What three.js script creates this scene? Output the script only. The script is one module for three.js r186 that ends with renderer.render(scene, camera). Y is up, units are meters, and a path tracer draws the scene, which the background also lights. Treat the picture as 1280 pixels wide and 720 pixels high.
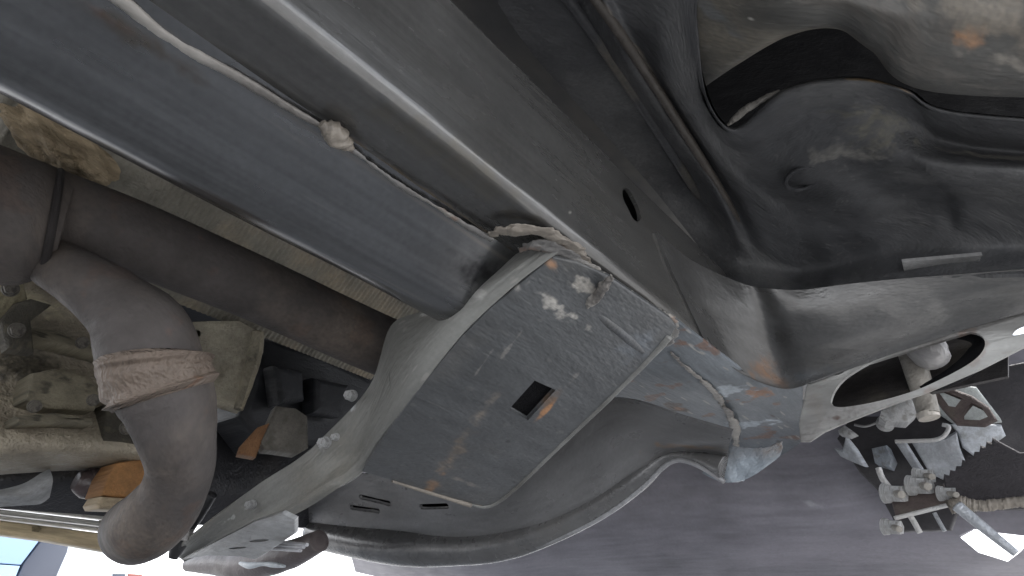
import * as THREE from 'three';
import { mergeGeometries, mergeVertices, toCreasedNormals } from 'three/addons/utils/BufferGeometryUtils.js';
import { RoundedBoxGeometry } from 'three/addons/geometries/RoundedBoxGeometry.js';
import { Brush, Evaluator, SUBTRACTION } from 'three-bvh-csg';

// ---------------------------------------------------------------- camera, sky, sun, exposure
const scene = new THREE.Scene();
const CY = 0.27;                                   // lens height above the ground
const camera = new THREE.PerspectiveCamera(48.46, 1280 / 720, 0.01, 400);
const cR = new THREE.Vector3(0.76558, 0.05838, -0.64068), cU = new THREE.Vector3(0.27147, 0.87355, 0.404), cF = new THREE.Vector3(-0.58325, 0.48322, -0.65293);
camera.position.set(0, CY, 0);
camera.quaternion.setFromRotationMatrix(new THREE.Matrix4().makeBasis(cR, cU, cF.clone().negate()));
camera.updateMatrixWorld(true);
scene.add(camera);

const SW = 256, SH = 128, skyData = new Float32Array(SW * SH * 4);
for (let j = 0; j < SH; j++) for (let i = 0; i < SW; i++) {
  const el = ((j + 0.5) / SH - 0.5) * Math.PI, t = Math.max(0, Math.sin(el)), k = Math.pow(1 - t, 3.0), o = (j * SW + i) * 4;
  skyData[o] = 0.6 + 1.9 * k; skyData[o + 1] = 0.68 + 1.86 * k; skyData[o + 2] = 0.82 + 1.78 * k; skyData[o + 3] = 1;
}
const sky = new THREE.DataTexture(skyData, SW, SH, THREE.RGBAFormat, THREE.FloatType);
sky.mapping = THREE.EquirectangularReflectionMapping; sky.magFilter = THREE.LinearFilter; sky.minFilter = THREE.LinearFilter; sky.needsUpdate = true;
scene.background = sky; scene.environment = sky;

const sun = new THREE.DirectionalLight(new THREE.Color(1, 0.97, 0.93), 4.6);
sun.position.set(1.15, 6.0, -1.6); sun.target.position.set(0, 0, 0);
sun.castShadow = true; sun.shadow.mapSize.set(2048, 2048);
Object.assign(sun.shadow.camera, { left: -6, right: 6, top: 6, bottom: -6, near: 0.1, far: 20 });
scene.add(sun, sun.target);

const renderer = new THREE.WebGLRenderer({ antialias: true });
renderer.toneMapping = THREE.LinearToneMapping;
renderer.toneMappingExposure = 1.8;
renderer.shadowMap.enabled = true;
renderer.setSize(1280, 720);

// ---------------------------------------------------------------- helpers: sight lines to real points
const V = (x, y, z) => new THREE.Vector3(x, y, z);
const dir = (px, py) => V(0, 0, 0).addScaledVector(cR, px - 640).addScaledVector(cU, 360 - py).addScaledVector(cF, 800);
const EYE = camera.position.clone();
const along = (d, t) => EYE.clone().addScaledVector(d, t);
const H = (px, py, h) => { const d = dir(px, py); return along(d, h / d.y); };        // h metres above the lens
const X = (px, py, x) => { const d = dir(px, py); return along(d, x / d.x); };        // on the plane x
const Z = (px, py, z) => { const d = dir(px, py); return along(d, -z / d.z); };       // z metres ahead
const D = (px, py, r) => along(dir(px, py).normalize(), r);
const onPlane = (px, py, pl) => { const d = dir(px, py); return along(d, -(pl.normal.dot(EYE) + pl.constant) / pl.normal.dot(d)); };
const plane3 = (a, b, c) => new THREE.Plane().setFromCoplanarPoints(a, b, c);

// ---------------------------------------------------------------- noise
let seed = 7;
const rnd = () => { seed = (seed * 1664525 + 1013904223) >>> 0; return seed / 4294967296; };
const LAT = new Float32Array(65536); for (let i = 0; i < 65536; i++) LAT[i] = rnd();
function vn(x, y) {
  const xi = Math.floor(x), yi = Math.floor(y); let fx = x - xi, fy = y - yi; fx = fx * fx * (3 - 2 * fx); fy = fy * fy * (3 - 2 * fy);
  const a = (xi & 255), b = ((xi + 1) & 255), c = (yi & 255) << 8, d = ((yi + 1) & 255) << 8;
  const p = LAT[a + c], q = LAT[b + c], r = LAT[a + d], s = LAT[b + d];
  return p + (q - p) * fx + (r - p + (p - q - r + s) * fx) * fy;
}
const fbm = (x, y, o = 4) => { let s = 0, a = 0.5, n = 0; for (let i = 0; i < o; i++) { s += a * vn(x, y); n += a; a *= 0.5; x = x * 2.03 + 17.3; y = y * 2.03 + 9.1; } return s / n; };
const ss = (a, b, x) => { const t = Math.min(1, Math.max(0, (x - a) / (b - a))); return t * t * (3 - 2 * t); };
const mix = (a, b, t) => a + (b - a) * t;
const toS = c => Math.round(255 * Math.min(1, Math.max(0, c <= 0.0031308 ? 12.92 * c : 1.055 * Math.pow(c, 1 / 2.4) - 0.055)));

// ---------------------------------------------------------------- materials
function dataTex(w, h, fn, srgb, repeat) {
  const a = new Uint8Array(w * h * 4);
  for (let j = 0; j < h; j++) for (let i = 0; i < w; i++) { const c = fn((i + 0.5) / w, (j + 0.5) / h), o = (j * w + i) * 4; a[o] = c[0]; a[o + 1] = c[1]; a[o + 2] = c[2]; a[o + 3] = 255; }
  const t = new THREE.DataTexture(a, w, h); t.magFilter = THREE.LinearFilter; t.minFilter = THREE.LinearFilter;
  if (repeat) t.wrapS = t.wrapT = THREE.RepeatWrapping;
  if (srgb) t.colorSpace = THREE.SRGBColorSpace; t.needsUpdate = true; return t;
}
// one paint / dirt colour at (x, y) metres of a surface
function paintAt(x, y, o, out) {
  const sx = o.stretch || 1, so = o.seed * 13.7;
  const n1 = fbm(x * 7 + so, y * 7 - so, 4), st = fbm(x * 60 / sx + so, y * 60 * Math.sqrt(sx) + so, 3), n3 = fbm(x * 320 + so, y * 320, 2);
  const k = (0.62 + 0.76 * n1) * (0.8 + 0.4 * st) * (0.9 + 0.2 * n3);
  let r = o.base[0] * k, g = o.base[1] * k, b = o.base[2] * k;
  if (o.dust) {
    const w = ss(0.5, 0.8, fbm(x * 11 / Math.sqrt(sx) + so + 5, y * 11 + 3, 5)) * o.dust * (0.5 + n3);
    const dc = o.dustC || [0.13, 0.115, 0.09]; r = mix(r, dc[0], w); g = mix(g, dc[1], w); b = mix(b, dc[2], w);
  }
  if (o.rust) {
    const w = ss(0.66, 0.74, fbm(x * 30 + so * 2, y * 30 + 7, 5)) * o.rust;
    r = mix(r, 0.16 * (0.5 + n3), w); g = mix(g, 0.065 * (0.5 + n3), w); b = mix(b, 0.025 * (0.5 + n3), w);
  }
  if (o.chip) {
    const w = ss(0.8, 0.86, fbm(x * 160 / sx + so, y * 160 + so, 2)) * o.chip;
    r = mix(r, 0.3, w); g = mix(g, 0.29, w); b = mix(b, 0.27, w);
  }
  for (const q of o.bands || []) {   // worn edge: paint rubbed off in streaks along a corner
    const d = Math.abs(y - q.y) / q.w, w = ss(1, 0.25, d + (fbm(x * 14 + q.y * 90, y * 160, 4) - 0.5) * 1.1) * q.k * (0.55 + 0.9 * st);
    r = mix(r, q.col[0], w); g = mix(g, q.col[1], w); b = mix(b, q.col[2], w);
  }
  for (const m of o.marks || []) {
    let dx = x - m.x, dy = y - m.y;
    if (Math.abs(dx) > m.R || Math.abs(dy) > m.R) continue;
    const u = (dx * m.c + dy * m.s) / m.rx, v = (-dx * m.s + dy * m.c) / m.ry;
    const d = Math.sqrt(u * u + v * v) + (fbm(x * 90 + m.x * 50, y * 90, 4) - 0.5) * (m.rag ?? 1.3);
    const w = ss(1, m.soft ?? 0.2, d) * m.k * (0.6 + 0.8 * n3);
    r = mix(r, m.col[0] * (0.7 + 0.6 * st), w); g = mix(g, m.col[1] * (0.7 + 0.6 * st), w); b = mix(b, m.col[2] * (0.7 + 0.6 * st), w);
  }
  out[0] = r; out[1] = g; out[2] = b; return out;
}
const tile = (u, v, f) => { // wraps a noise on the unit square
  const a = f(u, v), b = f(u - 1, v), c = f(u, v - 1), d = f(u - 1, v - 1), s = ss(0.8, 1, u), t = ss(0.8, 1, v);
  return mix(mix(a, b, s), mix(c, d, s), t);
};
const bumpTex = dataTex(512, 512, (u, v) => { const c = Math.round(255 * tile(u, v, (x, y) => 0.55 * fbm(x * 24 + 40, y * 24 + 40, 5) + 0.45 * fbm(x * 90 + 60, y * 90 + 60, 3))); return [c, c, c]; }, false, true);
const roughTex = dataTex(512, 512, (u, v) => { const c = Math.round(255 * (0.55 + 0.45 * tile(u, v, (x, y) => fbm(x * 18 + 70, y * 18 + 20, 5)))); return [c, c, c]; }, false, true);
const rep = (t, lu, lv, s) => { const c = t.clone(); c.repeat.set(lu / s, lv / s); c.needsUpdate = true; return c; };
// material of its own for a surface that measures lu x lv metres (uv 0..1 on it)
function paintMat(s, o) {
  const [lu, lv] = s.size, per = o.per || 1400;
  const w = Math.min(1400, Math.max(64, Math.round(lu * per))), h = Math.min(1400, Math.max(64, Math.round(lv * per))), tmp = [0, 0, 0];
  const marks = (o.marks || []).map(([px, py, rx, ry, ang, col, k, ex]) => {
    const p = s.find(px, py), c = Math.cos(ang * Math.PI / 180), q = Math.sin(ang * Math.PI / 180);
    return { x: p[0], y: p[1], rx, ry, c, s: q, col, k, R: Math.max(rx, ry) * 1.8, ...(ex || {}) };
  });
  const bands = (o.bands || []).map(([y, w, col, k]) => ({ y, w, col, k }));
  const oo = { seed: 1, ...o, marks, bands };
  const map = dataTex(w, h, (u, v) => { paintAt(u * lu, v * lv, oo, tmp); return [toS(tmp[0]), toS(tmp[1]), toS(tmp[2])]; }, true);
  return new THREE.MeshPhysicalMaterial({ map, roughness: o.rough ?? 0.6, metalness: o.metal ?? 0, roughnessMap: rep(roughTex, lu / Math.sqrt(o.stretch || 1), lv, 0.31), bumpMap: rep(bumpTex, lu / (o.stretch || 1), lv, o.bumpSize || 0.22), bumpScale: o.bump ?? 0.0012, clearcoat: o.coat ?? 0, clearcoatRoughness: o.coatRough ?? 0.35, specularIntensity: o.spec ?? 1, side: THREE.DoubleSide });
}
// shared materials, uv in metres on simple shapes
const unitSurf = { size: [0.5, 0.5], find: () => [0, 0] };
function genMat(o) { const m = paintMat(unitSurf, { per: 900, ...o }); for (const k of ['map', 'roughnessMap', 'bumpMap']) m[k].wrapS = m[k].wrapT = THREE.RepeatWrapping; return m; }

// ---------------------------------------------------------------- objects
const used = new Map();
const numbered = n => { const k = used.get(n) || 0; used.set(n, k + 1); return k ? `${n}_${String(k).padStart(3, '0')}` : n; };
function thing(name, label, category, at, group) {
  const g = new THREE.Group(); g.name = numbered(name); g.position.copy(at); g.userData = { label, category }; if (group) g.userData.group = group;
  scene.add(g); g.updateMatrixWorld(true); return g;
}
function part(name, geo, mat, parent, label) {
  const m = new THREE.Mesh(geo, mat); m.name = name; m.castShadow = m.receiveShadow = true;
  let p = parent; const off = V(0, 0, 0); while (p && p.isObject3D && p !== scene) { off.add(p.position); p = p.parent; }
  if (off.lengthSq()) geo.translate(-off.x, -off.y, -off.z);
  if (label) m.userData.label = label;
  parent.add(m); return m;
}
// dense grid of points -> sheet with thickness (behind the side that faces the lens)
function sheet(G, thick = 0.003) {
  const nr = G.length, nc = G[0].length, pos = [], uv = [], idx = [], nor = [];
  let lu = 0, lv = 0;
  const cu = G.map(r => { const a = [0]; for (let i = 1; i < nc; i++) a.push(a[i - 1] + r[i].distanceTo(r[i - 1])); return a; });
  const cv = []; for (let i = 0; i < nc; i++) { const a = [0]; for (let j = 1; j < nr; j++) a.push(a[j - 1] + G[j][i].distanceTo(G[j - 1][i])); cv.push(a); }
  for (const a of cu) lu += a[nc - 1] / nr; for (const a of cv) lv += a[nr - 1] / nc;
  const N = G.map((r, j) => r.map((p, i) => {
    const a = G[j][Math.min(nc - 1, i + 1)].clone().sub(G[j][Math.max(0, i - 1)]), b = G[Math.min(nr - 1, j + 1)][i].clone().sub(G[Math.max(0, j - 1)][i]);
    return a.cross(b).normalize();
  }));
  let facing = 0; for (let j = 0; j < nr; j++) for (let i = 0; i < nc; i++) facing += N[j][i].dot(EYE.clone().sub(G[j][i]).normalize());
  const sg = facing >= 0 ? 1 : -1;
  const push = (p, n, u, v) => { pos.push(p.x, p.y, p.z); nor.push(n.x, n.y, n.z); uv.push(u, v); };
  const U = (j, i) => cu[j][i] / (cu[j][nc - 1] || 1), W = (j, i) => cv[i][j] / (cv[i][nr - 1] || 1);
  for (let j = 0; j < nr; j++) for (let i = 0; i < nc; i++) push(G[j][i], N[j][i].clone().multiplyScalar(sg), U(j, i), W(j, i));
  const B = G.map((r, j) => r.map((p, i) => p.clone().addScaledVector(N[j][i], -sg * thick))), off = nr * nc;
  for (let j = 0; j < nr; j++) for (let i = 0; i < nc; i++) push(B[j][i], N[j][i].clone().multiplyScalar(-sg), U(j, i), W(j, i));
  const q = (a, b, c, d, f) => f ? idx.push(a, b, c, a, c, d) : idx.push(a, c, b, a, d, c);
  for (let j = 0; j < nr - 1; j++) for (let i = 0; i < nc - 1; i++) { const a = j * nc + i; q(a, a + 1, a + nc + 1, a + nc, sg > 0); q(off + a, off + a + 1, off + a + nc + 1, off + a + nc, sg < 0); }
  const rim = (list, inner) => { for (let k = 0; k < list.length - 1; k++) {
    const [j0, i0] = list[k], [j1, i1] = list[k + 1], a = G[j0][i0], b = G[j1][i1], c = B[j1][i1], d = B[j0][i0], n = b.clone().sub(a).cross(d.clone().sub(a)).normalize(), [j2, i2] = inner(list[k]);
    const f = n.dot(a.clone().sub(G[j2][i2])) > 0; if (!f) n.negate(); const s = pos.length / 3; push(a, n, U(j0, i0), W(j0, i0)); push(b, n, U(j1, i1), W(j1, i1)); push(c, n, U(j1, i1), W(j1, i1)); push(d, n, U(j0, i0), W(j0, i0)); q(s, s + 1, s + 2, s + 3, f); } };
  const R0 = [], R1 = [], C0 = [], C1 = []; for (let i = 0; i < nc; i++) { R0.push([0, i]); R1.push([nr - 1, i]); } for (let j = 0; j < nr; j++) { C0.push([j, 0]); C1.push([j, nc - 1]); }
  rim(R0, q2 => [1, q2[1]]); rim(R1, q2 => [nr - 2, q2[1]]); rim(C0, q2 => [q2[0], 1]); rim(C1, q2 => [q2[0], nc - 2]);
  const g = new THREE.BufferGeometry(); g.setAttribute('position', new THREE.Float32BufferAttribute(pos, 3)); g.setAttribute('normal', new THREE.Float32BufferAttribute(nor, 3)); g.setAttribute('uv', new THREE.Float32BufferAttribute(uv, 2)); g.setIndex(idx);
  const find = (px, py) => { const d = dir(px, py).normalize(); let best = -2, o = [0, 0]; for (let j = 0; j < nr; j++) for (let i = 0; i < nc; i++) { const k = G[j][i].clone().sub(EYE).normalize().dot(d); if (k > best) { best = k; o = [U(j, i) * lu, W(j, i) * lv]; } } return o; };
  const near = (px, py) => { const d = dir(px, py).normalize(); let best = -2, o = null; for (const r of G) for (const p of r) { const k = p.clone().sub(EYE).normalize().dot(d); if (k > best) { best = k; o = p; } } return o.clone(); };
  return { geo: g, size: [lu, lv], find, near, G };
}
const cr = (a, b, c, d, t) => { const t2 = t * t, t3 = t2 * t, o = V(0, 0, 0); return o.addScaledVector(a, -0.5 * t3 + t2 - 0.5 * t).addScaledVector(b, 1.5 * t3 - 2.5 * t2 + 1).addScaledVector(c, -1.5 * t3 + 2 * t2 + 0.5 * t).addScaledVector(d, 0.5 * t3 - 0.5 * t2); };
const spl = (P, n) => { const o = []; for (let i = 0; i < P.length - 1; i++) for (let k = 0; k < n; k++) o.push(cr(P[Math.max(0, i - 1)], P[i], P[i + 1], P[Math.min(P.length - 1, i + 2)], k / n)); o.push(P[P.length - 1].clone()); return o; };
function patch(rows, { n = 8, m = 8, thick = 0.003, wave } = {}) {
  const a = rows.map(r => spl(r, n)), G = []; const nc = a[0].length; const cols = [];
  for (let i = 0; i < nc; i++) cols.push(spl(a.map(r => r[i]), m));
  for (let j = 0; j < cols[0].length; j++) G.push(cols.map(c => c[j]));
  if (wave) for (const r of G) for (const p of r) { const d = p.clone().sub(EYE).normalize(); p.addScaledVector(d, wave(p)); }
  return sheet(G, thick);
}
// flat plate: outline and holes are seen along the sight lines, but lie on a real plane
function plate(pl, outline, { holes = [], thick = 0.005, bevel = 0.0012, seg = 2 } = {}) {
  const P = outline.map(o => o.isVector3 ? o : onPlane(o[0], o[1], pl)), n = pl.normal.clone(); if (n.dot(EYE.clone().sub(P[0])) < 0) n.negate();
  const e1 = V(0, 0, -1).addScaledVector(n, n.z); if (e1.lengthSq() < 0.05) e1.copy(V(1, 0, 0)).addScaledVector(n, -n.x); e1.normalize(); const e2 = n.clone().cross(e1), o = P[0];
  const to2 = p => { const d = p.clone().sub(o); return new THREE.Vector2(d.dot(e1), d.dot(e2)); };
  const pts = P.map(to2), sh = new THREE.Shape(pts);
  for (const h of holes) sh.holes.push(new THREE.Path(h.map(q => to2(q.isVector3 ? q : onPlane(q[0], q[1], pl)))));
  const bb = new THREE.Box2().setFromPoints(pts), lu = bb.max.x - bb.min.x, lv = bb.max.y - bb.min.y;
  const g = new THREE.ExtrudeGeometry(sh, { depth: Math.max(1e-4, thick - 2 * bevel), bevelEnabled: bevel > 0, bevelThickness: bevel, bevelSize: bevel, bevelOffset: -bevel, bevelSegments: seg, curveSegments: 12 });
  g.translate(0, 0, -(thick - 2 * bevel) - bevel);
  const pa = g.attributes.position, uv = g.attributes.uv;
  for (let i = 0; i < pa.count; i++) uv.setXY(i, (pa.getX(i) - bb.min.x) / lu, (pa.getY(i) - bb.min.y) / lv);
  g.applyMatrix4(new THREE.Matrix4().makeBasis(e1, e2, n).setPosition(o));
  return { geo: toCreasedNormals(g, 0.6), size: [lu, lv], find: (px, py) => { const q = to2(onPlane(px, py, pl)); return [q.x - bb.min.x, q.y - bb.min.y]; }, at: (px, py) => onPlane(px, py, pl), n, e1, e2 };
}
// round pipe of varying radius along a smooth path; uv in metres / 0.5
function pipe(P, rad, { n = 10, s = 32, cap = true, lump = 0, fq = 60 } = {}) {
  const C = spl(P, n), Rr = Array.isArray(rad) ? spl(rad.map(r => V(r, 0, 0)), n).map(v => v.x) : C.map(() => rad);
  let nn = V(0, 1, 0), L = 0; const pos = [], uv = [], idx = [];
  C.forEach((c, i) => {
    const t = C[Math.min(C.length - 1, i + 1)].clone().sub(C[Math.max(0, i - 1)]).normalize();
    if (Math.abs(t.dot(nn)) > 0.97 && i === 0) nn = V(1, 0, 0);
    nn = nn.clone().addScaledVector(t, -t.dot(nn)).normalize(); const b = t.clone().cross(nn);
    if (i) L += c.distanceTo(C[i - 1]);
    for (let k = 0; k <= s; k++) {
      const a = k / s * Math.PI * 2, r = Rr[i] * (1 + lump * 2 * (fbm(L * fq + 3, Math.sin(a) * 1.3 + Math.cos(a) * 0.7 + 50 + Rr[i] * 900, 3) - 0.5));
      const p = c.clone().addScaledVector(nn, Math.cos(a) * r).addScaledVector(b, Math.sin(a) * r); pos.push(p.x, p.y, p.z); uv.push(L / 0.5, a * Rr[i] / 0.5);
    }
  });
  const w = s + 1; for (let i = 0; i < C.length - 1; i++) for (let k = 0; k < s; k++) { const a = i * w + k; idx.push(a, a + w, a + 1, a + 1, a + w, a + w + 1); }
  if (cap) for (const [i, f] of [[0, 1], [C.length - 1, 0]]) { const c0 = pos.length / 3; pos.push(C[i].x, C[i].y, C[i].z); uv.push(0, 0); for (let k = 0; k < s; k++) { const a = i * w + k; f ? idx.push(c0, a, a + 1) : idx.push(c0, a + 1, a); } }
  const g = new THREE.BufferGeometry(); g.setAttribute('position', new THREE.Float32BufferAttribute(pos, 3)); g.setAttribute('uv', new THREE.Float32BufferAttribute(uv, 2)); g.setIndex(idx); g.computeVertexNormals();
  // close the shading seam
  const nA = g.attributes.normal; for (let i = 0; i < C.length; i++) { const a = i * w, b = a + s, v = V(nA.getX(a) + nA.getX(b), nA.getY(a) + nA.getY(b), nA.getZ(a) + nA.getZ(b)).normalize(); nA.setXYZ(a, v.x, v.y, v.z); nA.setXYZ(b, v.x, v.y, v.z); }
  return g;
}
const round = (l, k = 4) => new THREE.SplineCurve([...l, l[0]].map(p => new THREE.Vector2(p[0], p[1]))).getPoints(l.length * k).slice(0, -1).map(p => [p.x, p.y]);
// weld bead: ragged, rippled run of metal
function bead(P, r, lump = 0.5, fq = 1, flat = 0) {
  const g = pipe(P, Array.isArray(r) ? r : P.map(() => r), { n: 26, s: 24, lump: lump * 0.5, fq: 60 * fq }), p = g.attributes.position, nn = g.attributes.normal;
  for (let i = 0; i < p.count; i++) {
    const x = p.getX(i), y = p.getY(i), z = p.getZ(i), d = 0.0036 * lump * (fbm(x * 110 + z * 40, y * 110 + z * 130, 3) - 0.5) * 2 + 0.0007 * (fbm(x * 620 + z * 300, y * 620 - z * 500, 2) - 0.5);
    p.setXYZ(i, x + nn.getX(i) * d, y + nn.getY(i) * d, z + nn.getZ(i) * d);
  }
  if (flat) { const y0 = P[0].y; for (let i = 0; i < p.count; i++) p.setY(i, y0 + (p.getY(i) - y0) * flat); }
  g.computeVertexNormals(); return g;
}
function bolt(c, axis, r, h, hex = true) {
  const a = new THREE.CylinderGeometry(r, r, h, hex ? 6 : 20), b = new THREE.CylinderGeometry(r * 1.12, r * 1.2, h * 0.3, 20); b.translate(0, -h * 0.55, 0);
  const g = mergeGeometries([a, b]); g.applyQuaternion(new THREE.Quaternion().setFromUnitVectors(V(0, 1, 0), axis.clone().normalize())); g.translate(c.x, c.y, c.z); return toCreasedNormals(g, 0.5);
}
// ---------------------------------------------------------------- colours (linear)
const BLK = [0.05, 0.052, 0.056], TAN = [0.26, 0.21, 0.14], RUST = [0.26, 0.125, 0.06], PALE = [0.42, 0.41, 0.38], BLUE = [0.36, 0.43, 0.5], DARK = [0.02, 0.02, 0.022];

// ---------------------------------------------------------------- setting: ground
{
  const g = new THREE.PlaneGeometry(160, 160, 8, 8); g.rotateX(-Math.PI / 2);
  const u = g.attributes.uv; for (let i = 0; i < u.count; i++) u.setXY(i, u.getX(i) * 80, u.getY(i) * 80);
  const tex = dataTex(768, 768, (a, b) => { const k = tile(a, b, (x, y) => fbm(x * 9 + 3, y * 9 + 8, 5)), q = tile(a, b, (x, y) => fbm(x * 120, y * 120, 2)); const v = (0.3 + 0.16 * k) * (0.85 + 0.3 * q); return [toS(v * 0.99), toS(v * 0.98), toS(v * 0.97)]; }, true, true);
  const m = new THREE.Mesh(g, new THREE.MeshStandardMaterial({ map: tex, roughness: 0.9 })); m.name = 'ground'; m.receiveShadow = true; m.userData.kind = 'structure'; scene.add(m);
}

// ---------------------------------------------------------------- vehicle body over everything: floor sheet metal
const steel = genMat({ base: [0.04, 0.041, 0.045], dust: 0.5, seed: 31, rough: 0.7 });
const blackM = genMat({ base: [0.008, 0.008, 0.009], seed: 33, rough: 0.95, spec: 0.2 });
const floorPan = thing('vehicle_floor', 'dark undercoated sheet metal floor with a dark cavity, above the long rails', 'car floor', V(0.05, CY + 0.45, -0.5));
{
  const h = 0.62, y = CY + h;
  const topA = new THREE.BoxGeometry(1.87, 0.05, 3.3); topA.translate(-0.63, y + 0.03, 0.75);
  const topB = new THREE.BoxGeometry(1.54, 0.05, 1.3); topB.translate(-0.795, y + 0.03, -1.55); const top = mergeGeometries([topA, topB]);
  const shellA = new THREE.BoxGeometry(1.8, 0.75, 3.25); shellA.translate(-0.63, y + 0.44, 0.75);
  const shellB = new THREE.BoxGeometry(1.48, 0.7, 1.25); shellB.translate(-0.795, y + 0.42, -1.5); const shell = mergeGeometries([shellA, shellB]);
  const sillL = new THREE.BoxGeometry(0.05, 0.22, 4.4); sillL.translate(-1.55, y - 0.1, 0.1);
  part('underbody_panel', top, steel, floorPan); part('body_shell', shell, steel, floorPan); part('sill', sillL, steel, floorPan);
}
const fl = (row, h) => row.map((p, i) => H(p[0], p[1], Array.isArray(h) ? h[i] : h));
const floorWave = (a, k) => p => a * (fbm(p.x * 14 + k, p.z * 14 + 9, 3) - 0.5) + a * 0.35 * (fbm(p.x * 55 + k, p.z * 40, 2) - 0.5);
{
  const rA = [[590, -50], [690, -50], [735, -50], [752, -50], [858, -50], [872, 40], [884, 122], [918, 160], [980, 112], [1060, 96], [1130, 110], [1200, 140], [1490, 160]];
  const rB = [[660, 60], [745, 60], [775, 60], [800, 62], [830, 80], [870, 140], [905, 180], [945, 192], [1000, 160], [1070, 140], [1140, 152], [1210, 182], [1490, 204]];
  const rC = [[740, 150], [808, 150], [834, 155], [858, 160], [880, 180], [915, 215], [945, 230], [980, 234], [1020, 222], [1070, 205], [1130, 200], [1200, 208], [1490, 226]];
  const rD = [[820, 240], [870, 238], [895, 242], [912, 248], [932, 255], [965, 268], [1000, 274], [1040, 272], [1085, 262], [1130, 255], [1180, 252], [1240, 255], [1490, 262]];
  const rE = [[890, 330], [915, 322], [930, 322], [945, 324], [962, 328], [985, 334], [1010, 335], [1045, 328], [1090, 316], [1130, 310], [1180, 307], [1240, 308], [1490, 312]];
  const rF = [[905, 352], [925, 356], [936, 358], [948, 360], [965, 362], [985, 364], [1010, 363], [1045, 358], [1090, 353], [1130, 350], [1180, 347], [1240, 343], [1490, 338]];
  const hh = d => [0.50 + d, 0.50 + d, 0.462 + d, 0.47 + d, 0.455 + d, 0.45 + d, 0.45 + d, 0.445 + d, 0.44 + d, 0.435 + d, 0.43 + d, 0.43 + d, 0.425 + d];
  const hB = hh(0), hC = hh(0.0), hD = hh(-0.005); hB[10] += 0.02; hB[11] += 0.03; hB[12] += 0.03; hC[10] -= 0.006; hC[11] -= 0.012; hC[8] -= 0.006; hD[9] += 0.012; hD[10] += 0.014;
  const zr = r => r.map((p, i) => Z(p[0], p[1], mix(0.70, 0.735, i / 12)));
  const zF = rF.map((p, i) => Z(p[0], p[1], mix(0.672, 0.74, i / 12)));
  const lip = rA.map((p, i) => H(p[0], p[1] + (i < 4 ? -10 : i < 6 ? 0 : 16), i < 4 ? 0.5 : i < 6 ? 0.462 : 0.54));
  const rowE = rE.map((p, i) => H(p[0], p[1], mix(0.445, 0.40, i / 12)));
  const s = patch([lip, fl(rA, hh(0.0)), fl(rB, hB), fl(rC, hC), fl(rD, hD), rowE, zF], { n: 10, m: 14, thick: 0.004, wave: floorWave(0.012, 4) });
  const m = paintMat(s, { base: [0.044, 0.045, 0.048], seed: 3, stretch: 1.3, dust: 0.5, dustC: [0.1, 0.1, 0.1], chip: 0.08, rough: 0.75, spec: 0.6, bump: 0.0012, marks: [
    [1050, 190, 0.035, 0.02, 20, [0.13, 0.125, 0.115], 0.6, { rag: 2.4, soft: 0.1 }], [1110, 150, 0.05, 0.03, 30, [0.09, 0.085, 0.065], 0.6, { rag: 2.2, soft: 0.1 }],
    [1250, 195, 0.07, 0.012, 0, [0.17, 0.16, 0.14], 0.7], [1090, 100, 0.03, 0.004, 10, [0.3, 0.2, 0.1], 0.7], [770, 30, 0.2, 0.006, 72, [0.09, 0.075, 0.06], 0.6]] });
  const pan = part('floor_panel', s.geo, m, floorPan);
  // round plug pressed in the panel
  const c = s.near(1003, 222), tor = new THREE.TorusGeometry(0.017, 0.0022, 10, 40); tor.rotateX(Math.PI / 2); tor.rotateZ(0.1); tor.translate(c.x, c.y, c.z);
  const disc = new THREE.CylinderGeometry(0.015, 0.016, 0.004, 32); disc.translate(c.x, c.y + 0.001, c.z);
  part('drain_plug', tor, genMat({ base: [0.03, 0.031, 0.035], seed: 5, rough: 0.5 }), floorPan, 'round plug pressed into the floor panel');
  // bright tab
  const tb = patch([[[1128, 328], [1160, 325], [1195, 322], [1228, 319]], [[1131, 343], [1160, 340], [1195, 335], [1222, 330]]].map(r => r.map(p => H(p[0], p[1], 0.382))), { n: 8, m: 6, thick: 0.004, wave: floorWave(0.004, 22) });
  part('metal_tab', tb.geo, paintMat(tb, { base: [0.2, 0.2, 0.2], seed: 8, stretch: 1, dust: 2.2, dustC: [0.045, 0.045, 0.05], rough: 0.5 }), floorPan, 'pale scuffed strip welded to the floor');
}
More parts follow.
